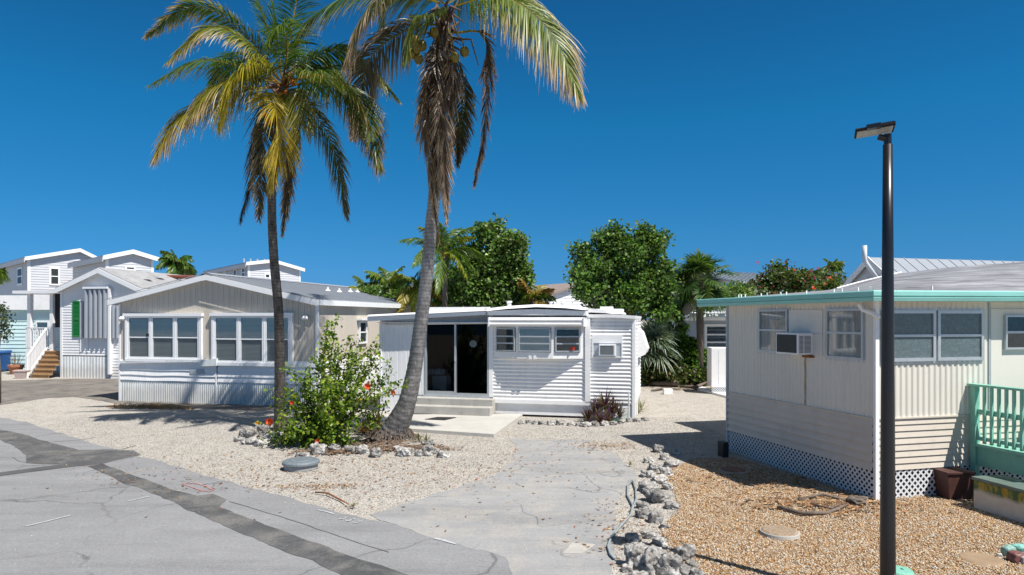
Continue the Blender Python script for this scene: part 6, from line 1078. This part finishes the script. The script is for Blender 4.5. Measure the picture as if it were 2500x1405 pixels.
stems_bush('hibiscus_bush', 'large bright green hibiscus bush with red orange flowers between the two coconut palms', 'flowering shrub', (785, 1083), tips, 14.9, HB, .088, 46, flowers=[(898, 943, -.2, .085, RO), (960, 958, -.2, .06, RO), (713, 983, -.7, .05, (.5, .04, .03)), (775, 1076, -1.0, .05, (.7, .1, .06)), (880, 975, -.4, .035, RO)], seed=4)
stems_bush('small_hibiscus', 'small low hibiscus sprig with one big red orange flower beside the left palm', 'flowering shrub', (640, 1046), [(626, 1036, 0), (645, 1034, -.1), (662, 1030, -.1), (676, 1040, -.1)], 16, [(.20, .28, .03), (.35, .38, .05), (.12, .2, .02)], .07, 30, sub=1, stem_r=.006, flowers=[(660, 1029, -.25, .11, (.85, .10, .03)), (628, 1034, -.2, .05, (.7, .28, .03))], seed=6)
def rosettes(name, label, cat, heads, L0, W0, cols, cols2, n, elmin=10, elmax=85, seed=3):
    rs = np.random.default_rng(seed); o = G(*heads[0][:2]); e = empty(name, tuple(o), 0, label, cat)
    for hd in heads:
        c = G(hd[0], hd[1])-o; sc_ = hd[2] if len(hd) > 2 else 1.0; hz = hd[3] if len(hd) > 3 else 0.0; L = Leaves(); az = rs.uniform(0, 6.28, n); el = np.radians(rs.uniform(elmin, elmax, n)); Dh = np.stack([np.cos(az), np.sin(az), np.zeros(n)], 1); k = 6; s = np.linspace(0, 1, k); Ln = L0*sc_*rs.uniform(.7, 1.15, n)
        Q = np.array([c.x, c.y, hz+.03])+Dh[:, None]*(np.cos(el)[:, None]*Ln[:, None]*s)[..., None]; Q[:, :, 2] += np.sin(el)[:, None]*Ln[:, None]*s-(.28*Ln)[:, None]*s**2.4*np.cos(el)[:, None]
        Sd = np.stack([-np.sin(az), np.cos(az), np.zeros(n)], 1); Wd = Sd[:, None]*(np.array([.8, 1, .95, .8, .5, .04])*W0*.5*sc_)[None, :, None]; ca = np.array(cols)[rs.integers(0, len(cols), n)][:, None]; cb = np.array(cols2)[rs.integers(0, len(cols2), n)][:, None]; C_ = ca*(1-s[None, :, None])+cb*s[None, :, None]; L.strips(Q, Wd, C_*rs.uniform(.75, 1.25, (n, 1, 1))); L.build('rosette', M['leaf'], e)
    return e
rosettes('bromeliad', 'spiky bromeliads with green and reddish leaves at the foot of the leaning palm', 'bromeliad', [(905, 1052, 1.15), (925, 1046, 1.0), (888, 1062, .9), (912, 1068, .9), (940, 1062, .7)], .52, .05, [(.14, .07, .03), (.20, .11, .04)], [(.10, .13, .025), (.20, .20, .05), (.10, .045, .03)], 34)
rosettes('purple_oyster_plant', 'clump of dark purple spiky leaves by the corner of the white mobile home', 'spiky plant', [(1475, 1026, 1.1, .25), (1452, 1028, 1.0, .12), (1498, 1027, .95, .15), (1435, 1030, .8, .0), (1512, 1028, .7, .05), (1466, 1018, 1.1, .38), (1485, 1034, .8, 0), (1463, 1036, .75, 0), (1490, 1016, .9, .3)], .56, .055, [(.10, .035, .07), (.13, .05, .06), (.10, .12, .04)], [(.075, .02, .075), (.11, .03, .09), (.13, .13, .06)], 36, elmin=25, seed=5)
rosettes('weed_tuft', 'small dry grass tuft on the gravel right of the leaning palm', 'grass tuft', [(1040, 1088, 1.0), (1022, 1080, .8)], .28, .02, [(.16, .12, .08), (.12, .14, .05)], [(.28, .20, .1), (.15, .2, .06)], 30, seed=7)
rosettes('weed_tuft', 'dry weeds growing at the outer corner of the white mobile home', 'grass tuft', [(1558, 1012, 1.2), (1566, 1004, 1.0)], .45, .02, [(.20, .17, .12), (.15, .17, .08)], [(.32, .28, .2), (.2, .25, .1)], 26, seed=8)
rosettes('weed_tuft', 'small green weed growing against the white lattice of the cream house', 'grass tuft', [(2248, 1202, 1.0), (2272, 1200, .8), (2292, 1196, .9)], .30, .03, [(.10, .14, .04)], [(.18, .24, .06), (.25, .25, .1)], 22, seed=9)
rosettes('weed_tuft', 'small yellow green weed on the driveway edge near the rock border', 'grass tuft', [(1538, 1140, .8), (862, 1243, .7)], .16, .015, [(.16, .12, .06)], [(.26, .22, .08)], 20, seed=10)
hb = MB(); pts = []
for i in range(40): t = i/39; pts.append(G(1490+48*t+4*math.sin(i*1.3), 1027-3*math.sin(i*.9))+Vector((0, 0, .03+.02*math.sin(i))))
hb.tube(pts, .012, 6); o = hb.build('green_hose', M['greenhose'], smooth=True); tag(o, 'green garden hose heaped beside the purple spiky plant', 'hose')
# ---- coral rocks
def mat_rock():
    t = NT('coral_rock'); inf = t.n("ShaderNodeObjectInfo"); a = t.noise(7, 8, .7); pits = t.vor(16); shade = t.ramp(inf.outputs['Random'], [(0, .65), (.4, 1.0), (1, 1.3)])
    c = t.ramp(a, [(.3, (.12, .11, .10)), (.45, (.28, .265, .245)), (.58, (.46, .45, .43)), (.75, (.60, .59, .57))]); c = t.mix(1.0, c, shade, 'MULTIPLY'); c = t.mix(t.ramp(pits, [(.08, .75), (.28, 0.0)]), c, (.05, .045, .04)); t.col(c); t.rough(.95, .1)
    t.bump(t.math('ADD', t.math('MULTIPLY', pits, 1.4), t.noise(22, 5, .7)), .9, .03); return t.m
M['rock'] = mat_rock()
def ico():
    import bmesh
    bm = bmesh.new(); bmesh.ops.create_icosphere(bm, subdivisions=4, radius=1); V = np.array([v.co[:] for v in bm.verts]); Fq = np.array([[v.index for v in f.verts] for f in bm.faces]); bm.free(); return V, Fq
ICO_V, ICO_F = ico()
def rock(px, py, w_, h_, label, group, name='coral_rock', m='rock', rough=1.0, cat='rock'):
    c = G(px, py); s = c.y/F; W = w_*s*.45; Hh = max(h_*s*.5, .035); sd_ = rnd.uniform(0, 100); V = ICO_V/np.maximum(np.abs(ICO_V).max(1, keepdims=True), .01)*.45+ICO_V*.55; D = np.array([noise.noise(Vector(v)*1.3+Vector((sd_, 0, 0)))*.42*rough+noise.noise(Vector(v)*3.1+Vector((0, sd_, 0)))*.22*rough+noise.noise(Vector(v)*7+Vector((0, 0, sd_)))*.12*rough-abs(noise.noise(Vector(v)*9+Vector((sd_, sd_, 0))))*.16*rough for v in ICO_V])
    V = V*(1+D)[:, None]; V = V*np.array([W, W*rnd.uniform(.7, .95), Hh]); V[:, 2] = np.maximum(V[:, 2]+Hh*.55, -.03); a = rnd.uniform(-.5, .5); V[:, :2] = V[:, :2]@np.array([[math.cos(a), math.sin(a)], [-math.sin(a), math.cos(a)]])
    o = npmesh(name, V, ICO_F, M[m] if isinstance(m, str) else m, smooth=True, label=label, cat=cat, group=group); o.location = c; return o
ORD = ['first', 'second', 'third', 'fourth', 'fifth', 'sixth', 'seventh', 'eighth', 'ninth', 'tenth', 'eleventh', 'twelfth', 'thirteenth', 'fourteenth', 'fifteenth', 'sixteenth', 'seventeenth', 'eighteenth', 'nineteenth', 'twentieth', 'twenty first', 'twenty second', 'twenty third', 'twenty fourth', 'twenty fifth', 'twenty sixth', 'twenty seventh', 'twenty eighth', 'twenty ninth', 'thirtieth', 'thirty first', 'thirty second']
def row(lst, fmt, group, name='coral_rock'):
    for i, (px, py, w_, h_) in enumerate(lst): sz = 'large' if w_ > 55 else ('small' if w_ < 26 else 'medium'); rock(px, py, w_, h_, fmt.format(size=sz, n=ORD[i]), group, name)
row([(738, 1124, 40, 26), (779, 1110, 38, 36), (816, 1100, 34, 18), (855, 1106, 26, 22), (886, 1107, 36, 24), (917, 1116, 32, 28), (985, 1113, 38, 24), (1006, 1108, 14, 16), (1022, 1114, 22, 20), (1043, 1112, 36, 32), (1062, 1108, 22, 18), (1083, 1117, 34, 20), (1045, 1088, 34, 18), (968, 1100, 22, 14)], '{size} white and grey coral rock, {n} in the row fronting the palm bed', 'coral rocks fronting the palm bed')
row([(606, 1070, 46, 30), (640, 1066, 40, 34), (662, 1080, 50, 30), (612, 1084, 50, 20), (640, 1088, 44, 18), (646, 1055, 26, 20), (680, 1072, 28, 20), (585, 1078, 30, 14)], '{size} weathered coral rock, {n} of the low pile left of the hibiscus bush', 'coral rocks in the pile left of the hibiscus')
row([(1272, 1036, 16, 12), (1290, 1034, 16, 12), (1306, 1036, 18, 12), (1324, 1037, 18, 12), (1345, 1038, 20, 14), (1368, 1038, 24, 18), (1394, 1040, 20, 12), (1412, 1041, 14, 12), (1430, 1042, 26, 14), (1454, 1041, 20, 12), (1476, 1040, 22, 13), (1498, 1038, 20, 12), (1517, 1034, 20, 13), (1536, 1031, 16, 14), (1555, 1030, 22, 12), (1572, 1027, 22, 10)], '{size} pale edging rock, {n} from the slab along the base of the white mobile home', 'edging rocks along the white mobile home')
row([(1608, 1104, 30, 22), (1585, 1130, 28, 16), (1622, 1122, 26, 20), (1650, 1110, 26, 16), (1640, 1140, 40, 22), (1600, 1150, 38, 26), (1628, 1160, 34, 22), (1580, 1165, 34, 20), (1610, 1180, 44, 24), (1585, 1200, 56, 30), (1630, 1195, 30, 18), (1605, 1225, 60, 38), (1640, 1242, 40, 20), (1570, 1240, 34, 18), (1570, 1262, 40, 26), (1600, 1275, 36, 40), (1622, 1290, 26, 16), (1545, 1320, 40, 24), (1585, 1312, 40, 20), (1560, 1342, 36, 22), (1610, 1330, 34, 20)], '{size} coral rock, {n} from the far end of the border between driveway and pebbles', 'coral rocks bordering the driveway')
row([(1555, 1385, 70, 68), (1590, 1395, 80, 70), (1634, 1404, 72, 66), (1672, 1365, 50, 44), (1600, 1358, 40, 28), (1660, 1404, 56, 34), (1690, 1388, 34, 24), (1530, 1395, 30, 22), (1640, 1368, 24, 18), (1560, 1420, 60, 30), (1700, 1412, 40, 30)], '{size} pitted coral boulder, {n} in the near heap at the end of the border', 'coral boulders in the near heap')
for px, py, w_, h_, c_, lb in ((2463, 1352, 36, 34, (.24, .42, .36), 'pale mint painted round stone at the right edge'), (2487, 1340, 34, 22, (.20, .48, .42), 'turquoise painted stone behind the others at the right edge'), (2480, 1366, 40, 34, (.16, .06, .055), 'dark maroon painted stone at the right edge'), (2505, 1372, 30, 26, (.40, .38, .34), 'pale grey stone cut by the right edge of the view'), (2440, 1356, 14, 10, (.5, .47, .42), 'small white pebble left of the painted stones')):
    rock(px, py+6, w_, h_, lb, 'painted stones at the right edge', 'painted_stone', paint('painted_stone', c_, .55, .15, 9, (.45, .38, .3), .5), .35, 'stone')
# fallen debris: stump by the lattice, dry fronds, twigs
rock(2092, 1232, 46, 26, 'tan broken stump lying at the foot of the lattice by the lamp post', None, 'stump', 'driftwood', 1.2, 'stump')
def twig(pts, r, label, m='driftwood', name='fallen_branch', cat='branch'):
    b = MB(); b.tube([G(*p)+Vector((0, 0, .03+.02*(i % 2))) for i, p in enumerate(pts)], [r]*(len(pts)-1)+[r*.4], 6); o = b.build(name, M[m], smooth=True); tag(o, label, cat)
twig([(770, 1207), (800, 1212), (830, 1225), (852, 1240)], .014, 'thin reddish twig on the gravel beside the road edge', 'rust', 'twig', 'twig'); twig([(1900, 1245), (1960, 1262), (2020, 1258), (2070, 1240)], .03, 'curved bare branch lying on the pebbles in the shade edge')
twig([(1950, 1225), (2010, 1215), (2080, 1232), (2110, 1226)], .025, 'dead branch lying against the stump by the lattice'); twig([(1978, 1236), (2030, 1250), (2060, 1230)], .018, 'forked dead twig between the two branches on the pebbles', name='twig', cat='twig')
L = Leaves()
for i in range(5):
    o0 = G(330+rnd.uniform(-70, 20), 992+rnd.uniform(-3, 6)); frond(L, [tuple(o0+Vector((0, 0, .03))), tuple(o0+Vector((.9, -.1, .10))), tuple(o0+Vector((1.9, -.35+rnd.uniform(-.2, .2), .03)))], .22, 40, (.24, .15, .07), (.34, .22, .11), .1, wl=.025, r0=.02, crach=(.35, .2, .1))
o = L.build('fallen_frond', M['palmleaf']); tag(o, 'dry brown palm fronds lying on the gravel before the beige house', 'dead frond')
X, Y = scatter(1500, [(2020, 1235, .7, .25, .6), (1900, 1180, .9, .4, .4)]); litter('dead_leaves', len(X), X, Y, .02, .06, BR, .03)
X, Y = scatter(1600, [(1620, 935, 1.3, .5, .7), (1700, 950, .8, .4, .3)]); litter('leaf_mulch', len(X), X, Y, .03, .09, [(.17, .10, .06), (.26, .18, .11), (.11, .07, .045)], .02)
